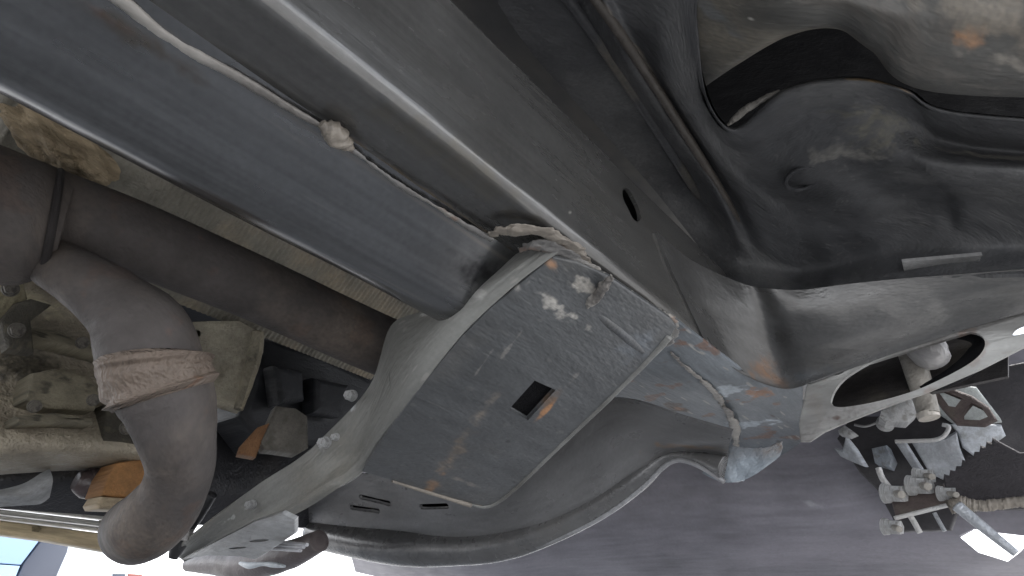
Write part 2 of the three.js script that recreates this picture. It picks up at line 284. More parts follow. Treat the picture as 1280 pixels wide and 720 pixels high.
{
  const r0 = [[700, -90], [810, -90], [920, -80], [1000, -80], [1090, -80], [1180, -80], [1500, -80]];
  const r1 = [[760, -20], [855, -15], [950, -20], [1040, -20], [1120, -12], [1200, -10], [1500, -10]];
  const r2 = [[825, 60], [895, 50], [965, 18], [1040, 5], [1110, 25], [1190, 45], [1500, 40]];
  const r3 = [[884, 106], [922, 78], [975, 48], [1035, 34], [1080, 48], [1120, 88], [1190, 104], [1500, 98]].filter((_, i) => i !== 3);
  const r3b = [[872, 112], [922, 80], [985, 45], [1045, 36], [1088, 62], [1170, 114], [1500, 122]];
  const lip = r3b.map(p => H(p[0], p[1] - 14, 0.5));
  const s = patch([fl(r0, [0.485, 0.455, 0.45, 0.45, 0.44, 0.43, 0.42]), fl(r1, [0.485, 0.455, 0.43, 0.425, 0.41, 0.4, 0.4]), fl(r2, [0.48, 0.445, 0.425, 0.415, 0.395, 0.385, 0.38]), fl(r3b, [0.468, 0.438, 0.425, 0.42, 0.41, 0.4, 0.395]), lip], { n: 12, m: 14, thick: 0.004, wave: floorWave(0.01, 41) });
  part('floor_bulge', s.geo, paintMat(s, { base: [0.075, 0.074, 0.07], seed: 12, stretch: 3, dust: 0.8, dustC: [0.16, 0.145, 0.12], chip: 0.12, rough: 0.75, spec: 0.6, bump: 0.0012, marks: [
    [1202, 46, 0.016, 0.009, 0, [0.34, 0.18, 0.09], 0.8, { rag: 2, soft: -0.2 }], [1230, 20, 0.09, 0.02, 10, [0.16, 0.14, 0.115], 0.6, { rag: 2 }], [1100, 20, 0.1, 0.03, 20, [0.11, 0.1, 0.09], 0.5, { rag: 2 }], [936, 25, 0.004, 0.004, 0, PALE, 0.9], [880, 5, 0.05, 0.01, 70, [0.12, 0.13, 0.14], 0.5], [1255, 78, 0.03, 0.006, 10, [0.25, 0.23, 0.2], 0.5, { rag: 2.5, soft: 0 }]] }), floorPan);
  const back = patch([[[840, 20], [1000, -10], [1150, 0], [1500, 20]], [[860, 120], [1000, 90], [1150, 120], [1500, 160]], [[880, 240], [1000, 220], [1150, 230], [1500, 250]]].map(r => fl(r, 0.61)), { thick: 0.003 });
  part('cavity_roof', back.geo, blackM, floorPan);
  part('cavity_lip', bead([[908, 158], [920, 147], [938, 134], [958, 122], [975, 114]].map(p => H(p[0], p[1], 0.4475)), [0.0015, 0.003, 0.0034, 0.003, 0.0015], 0.4), genMat({ base: [0.17, 0.16, 0.145], seed: 34, dust: 0.9, dustC: [0.08, 0.075, 0.07], rough: 0.7 }), floorPan, 'pale ragged lip of the cavity');
  // two bolts at the mouth of the cavity
  for (const [px, py] of [[903, 128], [912, 138]]) { const c = H(px, py, 0.462); part('bolt', bolt(c.add(V(0, 0.06, 0.0)), V(0.3, -1, 0.3), 0.0055, 0.008), steel, floorPan); }
  // brown brake line running beside the rail
  const L = [[722, -30], [770, 35], [820, 110], [868, 185], [905, 245], [935, 300]].map(p => H(p[0], p[1], 0.462));
  part('floor_seam', pipe(L, 0.0045, { lump: 0.06 }), genMat({ base: [0.035, 0.03, 0.026], seed: 9, rough: 0.8 }), floorPan, 'thin brown ridge along the floor');
  const L2 = [[690, -30], [738, 35], [790, 112], [840, 190], [878, 250]].map(p => H(p[0], p[1], 0.498)); part('floor_rib', pipe(L2, 0.006, { lump: 0.05 }), steel, floorPan);
}

// ---------------------------------------------------------------- welded frame
const frame = thing('chassis_frame', 'welded black steel frame with two long parallel rails and a dropped crossmember', 'car frame', V(-0.33, CY + 0.3, -0.45));
// cross-section in (x, h) swept along the length, zA behind .. zB ahead
function swept(profile, zA, zB, nz, thick, wob) {
  const G = profile.map(([x, h]) => { const r = []; for (let i = 0; i <= nz; i++) { const z = mix(zA, zB, i / nz), w = wob ? wob(z, x, h) : 0; r.push(V(x + w, CY + h + w * 0.6, -z)); } return r; });
  return sheet(G, thick);
}
function fillet(P, r, n = 10) { // rounds the corners of a polyline of [x, h, radius]
  const o = []; P.forEach((p, i) => {
    const q = p[2] || 0; if (!q || i === 0 || i === P.length - 1) { o.push([p[0], p[1]]); return; }
    const a = P[i - 1], b = P[i + 1], A = V(a[0] - p[0], a[1] - p[1], 0).normalize(), B = V(b[0] - p[0], b[1] - p[1], 0).normalize();
    const half = Math.acos(A.dot(B)) / 2, t = q / Math.tan(half), c = A.clone().add(B).normalize().multiplyScalar(q / Math.sin(half));
    const s = A.clone().multiplyScalar(t).sub(c), e = B.clone().multiplyScalar(t).sub(c), ang = Math.acos(Math.min(1, Math.max(-1, s.dot(e) / (q * q)))), dirn = Math.sign(s.x * e.y - s.y * e.x);
    for (let k = 0; k <= n; k++) { const th = dirn * ang * k / n, x = s.x * Math.cos(th) - s.y * Math.sin(th), y = s.x * Math.sin(th) + s.y * Math.cos(th); o.push([p[0] + c.x + x, p[1] + c.y + y]); }
  });
  const d = []; for (let i = 0; i < o.length - 1; i++) { const L = Math.hypot(o[i + 1][0] - o[i][0], o[i + 1][1] - o[i][1]), k = Math.max(1, Math.ceil(L / 0.012)); for (let j = 0; j < k; j++) d.push([mix(o[i][0], o[i + 1][0], j / k), mix(o[i][1], o[i + 1][1], j / k)]); }
  d.push(o[o.length - 1]); return d;
}
const wob = (z, x, h) => 0.0022 * (fbm(z * 7 + 3, x * 20 + h * 30, 2) - 0.5);
const cutter = new Evaluator(); cutter.attributes = ['position', 'normal', 'uv']; cutter.useGroups = false;
// outer rail: bottom face, rounded lower corner (the bright ridge), outer side
{
  const prof = fillet([[-0.40, 0.308], [-0.267, 0.301, 0.013], [-0.258, 0.425, 0.006], [-0.37, 0.43]], 0);
  const s = swept(prof, -0.8, 0.765, 90, 0.004, wob);
  const m = paintMat(s, { base: [0.12, 0.119, 0.117], metal: 0.6, seed: 2, stretch: 10, dust: 0.2, dustC: [0.12, 0.11, 0.09], chip: 0.12, rough: 0.32, bump: 0.0003, per: 900, spec: 1, marks: [
    [716, 261, 0.004, 0.0016, 40, PALE, 1, { rag: 0.2 }], [487, 73, 0.005, 0.0012, 40, PALE, 1, { rag: 0.2 }], [560, 200, 0.12, 0.02, 0, [0.11, 0.1, 0.08], 0.5], [760, 300, 0.05, 0.014, 0, [0.11, 0.1, 0.085], 0.45], [930, 470, 0.02, 0.012, 30, PALE, 0.8], [520, 225, 0.12, 0.004, 0, [0.2, 0.15, 0.1], 0.6], [905, 440, 0.06, 0.012, 0, [0.15, 0.16, 0.17], 0.5]] });
  // slotted hole in the side
  const a = X(781, 243, -0.262), b = X(795, 270, -0.262), k = new THREE.CapsuleGeometry(0.012, Math.max(0.001, a.distanceTo(b) - 0.012), 8, 24);
  k.applyQuaternion(new THREE.Quaternion().setFromUnitVectors(V(0, 1, 0), b.clone().sub(a).normalize()));
  k.scale(4, 1, 1); const c = a.clone().add(b).multiplyScalar(0.5); k.translate(c.x, c.y, c.z);
  const A = new Brush(s.geo, m), B = new Brush(k, m); A.updateMatrixWorld(); B.updateMatrixWorld();
  const r = cutter.evaluate(A, B, SUBTRACTION);
  part('side_rail', r.geometry, m, frame, 'long rail with a bright rounded lower corner and a slot in its side');
  const inner = new THREE.BoxGeometry(0.004, 0.11, 1.5); inner.translate(-0.37, CY + 0.37, 0); part('rail_inner_wall', inner, blackM, frame);
}
// box tube hung below it
{
  const prof = fillet([[-0.322, 0.305], [-0.333, 0.298, 0.006], [-0.408, 0.2435, 0.042], [-0.452, 0.30, 0.008], [-0.44, 0.34]], 0, 14);
  const s = swept(prof, -0.8, 0.45, 80, 0.004, wob);
  let lowY = 0, lo = 9, acc = 0; prof.forEach((p, i) => { if (i) acc += Math.hypot(p[0] - prof[i - 1][0], p[1] - prof[i - 1][1]); if (p[1] < lo) { lo = p[1]; lowY = acc; } });
  part('box_tube', s.geo, paintMat(s, { base: [0.2, 0.202, 0.206], metal: 0.95, bands: [[0.012, 0.0025, [0.25, 0.235, 0.22], 0.6]], seed: 6, stretch: 14, dust: 0.15, dustC: [0.12, 0.12, 0.125], chip: 0.35, rough: 0.31, bump: 0.00025, per: 1100, marks: [[125, 6, 0.014, 0.004, 0, [0.22, 0.14, 0.12], 0.5], [160, 35, 0.05, 0.008, 0, [0.12, 0.1, 0.08], 0.6], [590, 330, 0.03, 0.02, 0, [0.03, 0.03, 0.032], 0.7]] }), frame, 'long tube with a bright rounded lower edge');
}
const weldPale = genMat({ base: [0.27, 0.255, 0.235], seed: 21, dust: 0.9, dustC: [0.08, 0.07, 0.065], rust: 0.5, rough: 0.55, bump: 0.001 });
const seamM = genMat({ base: [0.3, 0.285, 0.265], seed: 35, dust: 0.8, dustC: [0.14, 0.13, 0.12], rough: 0.5, bump: 0.0005 });
const weldTan = genMat({ base: [0.22, 0.195, 0.165], seed: 22, dust: 0.9, dustC: [0.09, 0.08, 0.07], rust: 0.35, rough: 0.7, bump: 0.001 });
const weldGrey = genMat({ base: [0.15, 0.145, 0.14], seed: 23, dust: 0.9, dustC: [0.36, 0.33, 0.29], rust: 0.4, rough: 0.6, bump: 0.001 });
const hw = (l, h) => l.map(p => H(p[0], p[1], h));
part('weld_bead', bead(hw([[60, -70], [150, 0], [215, 52], [290, 92], [350, 128], [405, 160]], 0.299), [0.0044, 0.005, 0.0046, 0.004, 0.0034, 0.0028], 0.16, 0.5, 0.6), seamM, frame, 'long pale weld along the tube');
part('weld_lump', pipe(hw([[402, 154], [412, 162], [422, 170], [433, 180], [440, 187]], 0.297), [0.0025, 0.0068, 0.008, 0.0052, 0.002], { n: 14, s: 24, lump: 0.35, fq: 90 }), weldTan, frame, 'rounded tan lump on the seam');
part('weld_bead', bead(hw([[438, 186], [470, 210], [505, 235], [545, 258], [580, 280], [615, 300]], 0.2975), [0.0022, 0.0014, 0.0026, 0.0012, 0.0028, 0.003], 0.4, 0.6, 0.6), weldGrey, frame, 'thin brownish weld towards the crossmember');
// crossmember: dropped plate with a square hole
const PL = plane3(H(700, 318, 0.288), H(842, 408, 0.282), X(605, 636, -0.57));
const hole = [[668, 474], [697, 487], [660, 527], [634, 512]];
{
  const out = [[655, 352], [692, 322], [722, 328], [760, 345], [838, 398], [846, 408], [838, 422], [805, 456], [760, 502], [700, 558], [650, 606], [622, 629], [606, 636], [585, 632], [535, 616], [485, 600], [452, 590], [470, 560], [520, 492], [575, 424], [615, 385]];
  const q0 = onPlane(640, 470, PL), q1 = onPlane(540, 600, PL);
  const s = plate(PL, out, { holes: [hole], thick: 0.006, bevel: 0.0016, seg: 3 });
  const qd = q1.sub(q0), LEN = Math.atan2(qd.dot(s.e2), qd.dot(s.e1)) * 180 / Math.PI;
  const ang = (p, q) => { const d = onPlane(q[0], q[1], PL).sub(onPlane(p[0], p[1], PL)); return Math.atan2(d.dot(s.e2), d.dot(s.e1)) * 180 / Math.PI; };
  part('crossmember_plate', s.geo, paintMat(s, { base: [0.075, 0.078, 0.081], seed: 14, stretch: 2.5, dust: 0.6, dustC: [0.12, 0.112, 0.1], chip: 0.12, rough: 0.46, bump: 0.0014, per: 2200, marks: [
    [640, 430, 0.03, 0.0022, LEN, [0.24, 0.23, 0.215], 0.7, { rag: 2.6, soft: 0 }], [600, 460, 0.02, 0.0016, LEN, [0.24, 0.23, 0.215], 0.7, { rag: 2.6, soft: 0 }], [575, 600, 0.03, 0.004, 0, [0.22, 0.2, 0.18], 0.6, { rag: 2.6, soft: 0 }], [720, 470, 0.02, 0.003, LEN, [0.2, 0.19, 0.18], 0.6, { rag: 2.6, soft: 0 }],
    [684, 511, 0.024, 0.005, ang([697, 487], [660, 527]), [0.34, 0.18, 0.09], 1, { rag: 0.9, soft: 0.4 }], [690, 500, 0.02, 0.008, ang([697, 487], [660, 527]), [0.16, 0.1, 0.06], 0.6, { rag: 1.4 }], [600, 520, 0.06, 0.009, LEN, [0.2, 0.175, 0.15], 0.9, { rag: 1.9, soft: -0.4 }], [565, 570, 0.055, 0.012, LEN, [0.19, 0.15, 0.115], 0.9, { rag: 1.9, soft: -0.4 }], [540, 606, 0.03, 0.01, LEN, [0.24, 0.15, 0.09], 0.85, { rag: 2, soft: -0.3 }],
    [700, 385, 0.03, 0.007, 0, [0.34, 0.325, 0.3], 0.9, { rag: 2.8, soft: 0.1 }], [735, 362, 0.018, 0.008, 0, [0.34, 0.32, 0.29], 0.9, { rag: 2.8, soft: 0.1 }], [690, 330, 0.01, 0.006, 0, [0.34, 0.2, 0.12], 0.8], [635, 552, 0.004, 0.003, 0, [0.03, 0.03, 0.03], 0.8], [625, 345, 0.03, 0.006, 0, [0.3, 0.29, 0.27], 0.6, { rag: 2 }], [800, 430, 0.025, 0.03, 0, [0.13, 0.145, 0.165], 0.6], [600, 634, 0.012, 0.006, 0, [0.3, 0.2, 0.1], 0.8]] }), frame, 'sloping plate with a rust-edged square hole');
  // rolled rim along the far edge of the plate
  const rim = [[838, 420], [806, 455], [760, 501], [702, 556], [652, 604], [624, 627], [606, 634], [588, 631]].map(p => onPlane(p[0], p[1], PL).addScaledVector(s.n, -0.0018));
  part('plate_rim', pipe(rim, [0.005, 0.004, 0.0036, 0.0036, 0.0036, 0.0036, 0.0034, 0.0025], { lump: 0.12, s: 16 }), genMat({ base: [0.2, 0.2, 0.19], seed: 24, dust: 0.7, dustC: [0.1, 0.095, 0.085], rough: 0.45 }), frame, 'worn pale rim of the plate');
  const rim2 = [[588, 631], [535, 615], [490, 601]].map(p => onPlane(p[0], p[1], PL).addScaledVector(s.n, 0.0005));
  part('plate_rim', pipe(rim2, [0.003, 0.0022, 0.0016], { lump: 0.3, s: 12 }), weldTan, frame, 'thin rusty lower rim');
  // inside of the hole: box behind
  const c = onPlane(665, 500, PL).addScaledVector(s.n, -0.02), b = new THREE.BoxGeometry(0.09, 0.075, 0.026); b.applyMatrix4(new THREE.Matrix4().makeBasis(s.e1, s.e2, s.n).setPosition(c)); part('hole_back', b, blackM, frame);
  // folded crease in the upper corner
  const cre = [[740, 388], [762, 405], [785, 424], [805, 442]].map(p => onPlane(p[0], p[1], PL).addScaledVector(s.n, -0.0052));
  part('crease', pipe(cre, [0.0045, 0.0066, 0.0068, 0.0055], { lump: 0.06, s: 40 }), genMat({ base: [0.1, 0.104, 0.11], seed: 25, dust: 0.4, rough: 0.45 }), frame);
}
// web of the crossmember, bent up from the near edge of the plate
{
  const pl0 = [[698, 316], [655, 348], [615, 382], [572, 425], [520, 492], [478, 556], [455, 588], [420, 612], [375, 640], [300, 676], [235, 700]];
  const bend = pl0.map((p, i) => i < 7 ? onPlane(p[0], p[1], PL).add(V(0, 0.001, -0.0005)) : X(p[0], p[1], [-0.62, -0.7, -0.84, -1.0][i - 7]));
  const mid0 = [[668, 306], [630, 338], [588, 366], [545, 404], [500, 470], [460, 535], [432, 570], [395, 598], [345, 632], [280, 668], [225, 698]];
  const out0 = [[640, 296], [608, 328], [565, 362], [528, 388], [488, 408], [462, 482], [405, 545], [372, 574], [322, 606], [265, 650], [215, 694]];
  const zb = bend.map(p => -p.z), top = out0.map((p, i) => Z(p[0], p[1], mix(zb[i], 0.395, 0.6))), mid = mid0.map((p, i) => Z(p[0], p[1], zb[i] - 0.004));
  const s = patch([bend, bend.map((p, i) => p.clone().lerp(mid[i], 0.35).add(V(0, -0.0015, 0.003))), mid, top], { n: 8, m: 8, thick: 0.004, wave: p => 0.003 * (fbm(p.x * 30, p.y * 30, 3) - 0.5) });
  part('crossmember_web', s.geo, paintMat(s, { base: [0.2, 0.2, 0.188], seed: 16,  stretch: 5, dust: 0.5, dustC: [0.28, 0.26, 0.22], chip: 0.7, rough: 0.6, bump: 0.0016, per: 1800, marks: [
    [535, 392, 0.012, 0.007, 30, [0.5, 0.5, 0.48], 0.9, { rag: 2.4 }], [487, 475, 0.012, 0.0016, 100, [0.03, 0.03, 0.03], 0.9], [600, 365, 0.014, 0.008, 0, [0.45, 0.44, 0.42], 0.6, { rag: 3 }], [400, 560, 0.02, 0.006, 10, [0.5, 0.5, 0.5], 0.8, { rag: 3 }], [435, 500, 0.01, 0.008, 10, [0.45, 0.46, 0.47], 0.8, { rag: 3 }], [310, 632, 0.012, 0.003, 0, [0.6, 0.6, 0.58], 0.9], [285, 650, 0.02, 0.003, 0, [0.5, 0.5, 0.48], 0.8, { rag: 3 }]] }), frame, 'paler upright web of the crossmember');
}
// pale bolts along the web
{
  const bmat = genMat({ base: [0.4, 0.4, 0.4], seed: 37, dust: 0.8, dustC: [0.15, 0.14, 0.13], rough: 0.5, bump: 0.001 });
  for (const [px, py, z, r] of [[437, 494, 0.392, 0.0055], [404, 553, 0.388, 0.0055], [418, 546, 0.388, 0.0035], [312, 631, 0.415, 0.005]]) part('bolt', bolt(Z(px, py, z), V(0.5, -0.3, 1), r, r * 1.6), bmat, frame);
}
// underside of the rail beyond the plate
{
  const pl = new THREE.Plane(V(0, -1, 0), CY + 0.298);
  const s = plate(pl, [[835, 395], [846, 402], [942, 474], [1004, 482], [1004, 552], [965, 578], [925, 572], [905, 560], [880, 556], [800, 556], [740, 520], [770, 470]], { thick: 0.005, bevel: 0.0015 });
  part('rail_end_plate', s.geo, paintMat(s, { base: [0.13, 0.145, 0.16], seed: 17, stretch: 5, dust: 0.7, dustC: [0.1, 0.1, 0.105], chip: 0.8, rust: 0.6, rough: 0.5, bump: 0.0014, per: 1700, marks: [
    [845, 508, 0.03, 0.014, 0, [0.06, 0.035, 0.02], 0.9, { rag: 2 }], [848, 510, 0.012, 0.006, 0, [0.25, 0.13, 0.07], 0.9, { rag: 2 }], [912, 490, 0.03, 0.02, 30, [0.46, 0.51, 0.56], 0.7, { rag: 2.8 }], [935, 530, 0.04, 0.02, 80, [0.46, 0.52, 0.58], 0.7, { rag: 2.8 }], [948, 492, 0.022, 0.016, 0, [0.26, 0.14, 0.085], 0.95, { rag: 2.2 }], [970, 470, 0.03, 0.02, 0, [0.12, 0.085, 0.07], 0.6, { rag: 2.4 }], [860, 556, 0.07, 0.012, 0, [0.22, 0.15, 0.1], 0.9, { rag: 2 }], [800, 530, 0.1, 0.03, 0, [0.1, 0.11, 0.12], 0.6], [966, 520, 0.012, 0.003, 0, [0.06, 0.04, 0.04], 0.8], [973, 552, 0.01, 0.003, 0, [0.06, 0.05, 0.05], 0.8]] }), frame, 'blue-grey rail end with rust and flaking paint');
}
const wl = l => l.map(p => H(p[0], p[1], p[2] ?? 0.29));
part('weld_bead', bead(wl([[612, 292], [632, 288], [656, 286], [684, 291], [708, 304], [724, 318], [738, 332]].map(p => [...p, 0.2945])), [0.003, 0.006, 0.0075, 0.007, 0.0065, 0.0055, 0.003], 1.1, 1, 0.4), weldTan, frame, 'thick tan weld at the top of the crossmember');
part('weld_bead', bead(wl([[648, 312], [672, 306], [700, 312], [722, 328], [745, 340], [768, 358]].map(p => [...p, 0.2925])), [0.003, 0.007, 0.008, 0.007, 0.006, 0.003], 1.1, 1, 0.4), weldGrey, frame, 'dark lumpy weld');
part('weld_bead', bead(wl([[762, 350], [786, 368], [808, 384], [828, 396], [840, 408], [836, 424], [818, 440]]), [0.003, 0.005, 0.005, 0.006, 0.006, 0.005, 0.003], 1, 1, 0.45), weldGrey, frame, 'grey weld round the corner of the plate');
part('weld_bead', bead(wl([[766, 345], [752, 362], [738, 376], [722, 386], [704, 398], [690, 408], [674, 414]].map(p => [...p, 0.279])), [0.002, 0.005, 0.006, 0.003, 0.003, 0.002, 0.0015], 0.9), weldPale, frame, 'pale spattered weld across the plate');
part('weld_bead', bead(wl([[838, 440], [856, 458], [876, 474], [894, 492], [904, 508]].map(p => [...p, 0.296])), [0.0015, 0.003, 0.003, 0.004, 0.004], 0.8, 1, 0.45), weldPale, frame, 'white weld across the rail end');
part('weld_bead', bead(wl([[906, 508], [914, 522], [919, 540], [920, 556], [924, 572]].map(p => [...p, 0.293])), [0.004, 0.006, 0.006, 0.004, 0.003], 0.8, 1, 0.45), weldPale, frame, 'white weld down the rail end');
// curved cross beam beyond the plate
{
  const A = [[340, 625], [400, 600], [470, 592], [545, 600], [610, 600], [660, 570], [705, 530], [745, 500], [790, 500], [850, 520], [915, 540]];
  const B = [[350, 645], [420, 628], [485, 625], [550, 632], [615, 632], [672, 612], [728, 575], [775, 550], [815, 545], [860, 550], [912, 556]];
  const C = [[360, 657], [430, 666], [495, 671], [562, 673], [622, 668], [685, 650], [745, 620], [795, 586], [828, 566], [868, 562], [910, 566]];
  const Dd = [[430, 670], [470, 684], [520, 694], [578, 699], [640, 692], [700, 672], [755, 645], [800, 612], [838, 578], [868, 580], [905, 602]];
  const s = patch([A.map(p => Z(p[0], p[1], 0.655)), B.map(p => Z(p[0], p[1], 0.68)), C.map(p => Z(p[0], p[1], 0.712)), C.map((p, i) => Z(mix(p[0], Dd[i][0], 0.3), mix(p[1], Dd[i][1], 0.3), 0.73))], { n: 8, m: 10, thick: 0.004, wave: p => 0.002 * (fbm(p.x * 30, p.y * 30, 3) - 0.5) });
  const bm = paintMat(s, { base: [0.15, 0.149, 0.15], metal: 0.3, seed: 18, stretch: 3, dust: 0.3, dustC: [0.12, 0.115, 0.115], rough: 0.4, bump: 0.0006, marks: [[860, 558, 0.05, 0.012, 0, [0.2, 0.135, 0.09], 0.8, { rag: 1.8 }]] });
  let A0 = new Brush(s.geo, bm); A0.updateMatrixWorld();
  for (const [p, q] of [[[450, 622], [490, 628]], [[438, 633], [474, 637]], [[528, 632], [560, 634]]]) {
    const u = s.near(...p), v = s.near(...q), k = new THREE.CapsuleGeometry(0.0045, u.distanceTo(v), 6, 16); k.applyQuaternion(new THREE.Quaternion().setFromUnitVectors(V(0, 1, 0), v.clone().sub(u).normalize()));
    k.translate((u.x + v.x) / 2, (u.y + v.y) / 2, (u.z + v.z) / 2); const B0 = new Brush(k, bm); B0.updateMatrixWorld(); A0 = cutter.evaluate(A0, B0, SUBTRACTION); A0.updateMatrixWorld();
  }
  part('cross_beam', A0.geometry, bm, frame, 'curved lower beam with dark slots at its left end');
  const bk = patch([A.slice(0, 7).map(p => Z(p[0], p[1], 0.70)), B.slice(0, 7).map(p => Z(p[0], p[1], 0.715)), C.slice(0, 7).map((p, i) => Z(p[0], p[1], 0.735))], { thick: 0.003 }); part('slot_back', bk.geo, blackM, frame);
  const roll = C.map((p, i) => Z(mix(p[0], Dd[i][0], 0.52), mix(p[1], Dd[i][1], 0.52), 0.728)), rr = C.map((p, i) => 0.54 * Z(p[0], p[1], 0.728).distanceTo(Z(Dd[i][0], Dd[i][1], 0.728)));
  part('rolled_edge', pipe(roll, rr.map((r, i) => Math.min(r, 0.03) * (i > 8 ? 0.85 : 1)), { n: 10, s: 36, lump: 0.015, fq: 30 }), genMat({ base: [0.15, 0.149, 0.15], metal: 0.4, seed: 36, dust: 0.7, dustC: [0.17, 0.165, 0.16], chip: 0.2, rough: 0.34, bump: 0.0005 }), frame, 'rounded grey lower edge of the curved beam');
  part('beam_lip', pipe(Dd.map(p => Z(p[0], p[1], 0.724)), Dd.map(() => 0.0028), { lump: 0.1, s: 14 }), genMat({ base: [0.28, 0.28, 0.29], seed: 26, dust: 0.4, dustC: [0.1, 0.1, 0.1], rough: 0.35, metal: 0.2 }), frame, 'bright thin lip of the curved beam');
  const t = patch([[[905, 558], [930, 560], [955, 560], [978, 552]], [[884, 576], [915, 580], [948, 577], [976, 568]], [[878, 592], [905, 603], [935, 598], [968, 576]]].map((r, j) => r.map(p => Z(p[0], p[1], 0.722 + 0.006 * j))), { n: 10, m: 10, thick: 0.004, wave: p => 0.006 * (fbm(p.x * 60, p.y * 60, 4) - 0.5) });
  part('beam_foot', t.geo, paintMat(t, { base: [0.22, 0.25, 0.28], seed: 19, dust: 0.9, dustC: [0.16, 0.13, 0.11], rust: 1, chip: 0.6, rough: 0.5, bump: 0.002 }), frame, 'pale blue foot where the beam meets the rail');
}
// outrigger flaring to the right, and its flange with the oval opening
{
  const r = [
    [X(822, 290, -0.2572), X(866, 326, -0.2562), Z(930, 355, 0.675), Z(965, 361, 0.685), Z(1005, 362, 0.70), Z(1060, 355, 0.71), Z(1130, 348, 0.72), Z(1210, 342, 0.73), Z(1490, 320, 0.755)],
    [X(838, 333, -0.2592), X(882, 371, -0.2582), Z(945, 395, 0.695), Z(985, 395, 0.702), Z(1030, 392, 0.712), Z(1085, 382, 0.722), Z(1150, 370, 0.732), Z(1220, 360, 0.74), Z(1490, 326, 0.762)],
    [X(858, 377, -0.262), X(902, 417, -0.2608), Z(960, 435, 0.725), Z(1000, 432, 0.728), Z(1045, 425, 0.735), Z(1100, 410, 0.742), Z(1160, 394, 0.75), Z(1225, 377, 0.755), Z(1490, 325, 0.768)],
    [X(880, 424, -0.2655), X(922, 461, -0.264), Z(975, 480, 0.762), Z(1012, 470, 0.766), Z(1055, 455, 0.768), Z(1105, 437, 0.769), Z(1165, 417, 0.770), Z(1228, 398, 0.770), Z(1490, 325, 0.770)],
    [X(884, 429, -0.2662), X(926, 466, -0.2645), Z(977, 486, 0.770), Z(1014, 479, 0.772), Z(1058, 463, 0.774), Z(1108, 445, 0.775), Z(1168, 425, 0.775), Z(1230, 405, 0.775), Z(1490, 331, 0.775)]];
  const s = patch(r, { n: 8, m: 8, thick: 0.004, wave: p => 0.003 * (fbm(p.x * 20, p.y * 20, 3) - 0.5) });
  part('outrigger', s.geo, paintMat(s, { base: [0.12, 0.119, 0.118], metal: 0.6, seed: 27, stretch: 2, dust: 0.06, dustC: [0.13, 0.125, 0.12], rough: 0.4, bump: 0.0005, marks: [[962, 470, 0.034, 0.024, 0, [0.15, 0.095, 0.065], 0.9, { rag: 2, soft: -0.3 }], [1000, 470, 0.04, 0.012, 0, [0.11, 0.125, 0.14], 0.5, { rag: 2, soft: -0.5 }]] }), frame, 'grey outrigger panel flaring from the rail');
  const pl = new THREE.Plane(V(0.02, -0.05, 1).normalize(), 0); pl.constant = -pl.normal.dot(Z(1100, 460, 0.776));
  const ov = [[1036, 503], [1040, 490], [1052, 474], [1075, 458], [1110, 440], [1150, 424], [1185, 415], [1212, 413], [1228, 418], [1234, 428], [1230, 441], [1215, 455], [1185, 472], [1145, 490], [1100, 503], [1062, 510], [1043, 510]];
  const h2 = [[1262, 416], [1268, 409], [1282, 403], [1300, 402], [1300, 412], [1280, 419], [1266, 421]];
  const h3 = [[1040, 468], [1048, 462], [1060, 461], [1054, 468], [1044, 471]];
  const f = plate(pl, [[1000, 552], [998, 530], [1003, 505], [1008, 482], [1020, 470], [1050, 462], [1110, 440], [1170, 420], [1230, 401], [1490, 328], [1490, 352], [1280, 434], [1225, 462], [1160, 490], [1120, 504], [1060, 527], [1030, 540], [1012, 552]], { holes: [round(ov), round(h2), round(h3)], thick: 0.006, bevel: 0.0018, seg: 3 });
  part('flange', f.geo, paintMat(f, { base: [0.34, 0.34, 0.33], seed: 28, stretch: 3, dust: 0.7, dustC: [0.14, 0.13, 0.125], chip: 0.6, rust: 0.25, rough: 0.45, metal: 0.1, bump: 0.001, marks: [[1045, 522, 0.006, 0.003, 0, [0.1, 0.07, 0.06], 0.9], [1020, 510, 0.03, 0.012, 90, [0.28, 0.26, 0.24], 0.5]] }), frame, 'pale flange with an oval opening');
  // bucket behind the opening
  const back = patch([[[1020, 440], [1120, 400], [1260, 380]], [[1020, 480], [1120, 455], [1260, 420]], [[1020, 520], [1120, 500], [1260, 470]]].map((q, j) => q.map(p => Z(p[0], p[1], 0.9 - 0.05 * Math.abs(j - 1)))), { thick: 0.003 });
  part('spring_bucket', back.geo, genMat({ base: [0.06, 0.055, 0.055], seed: 29, dust: 0.4, rough: 0.8 }), frame);
  const ring = [[1152, 487], [1178, 477], [1204, 462], [1222, 444], [1226, 430], [1216, 422], [1196, 420]].map(p => Z(p[0], p[1], 0.80));
  part('bump_ring', pipe(ring, [0.004, 0.008, 0.01, 0.01, 0.008, 0.006, 0.003], { lump: 0.05 }), blackM, frame, 'black rubber ring inside the opening');
}
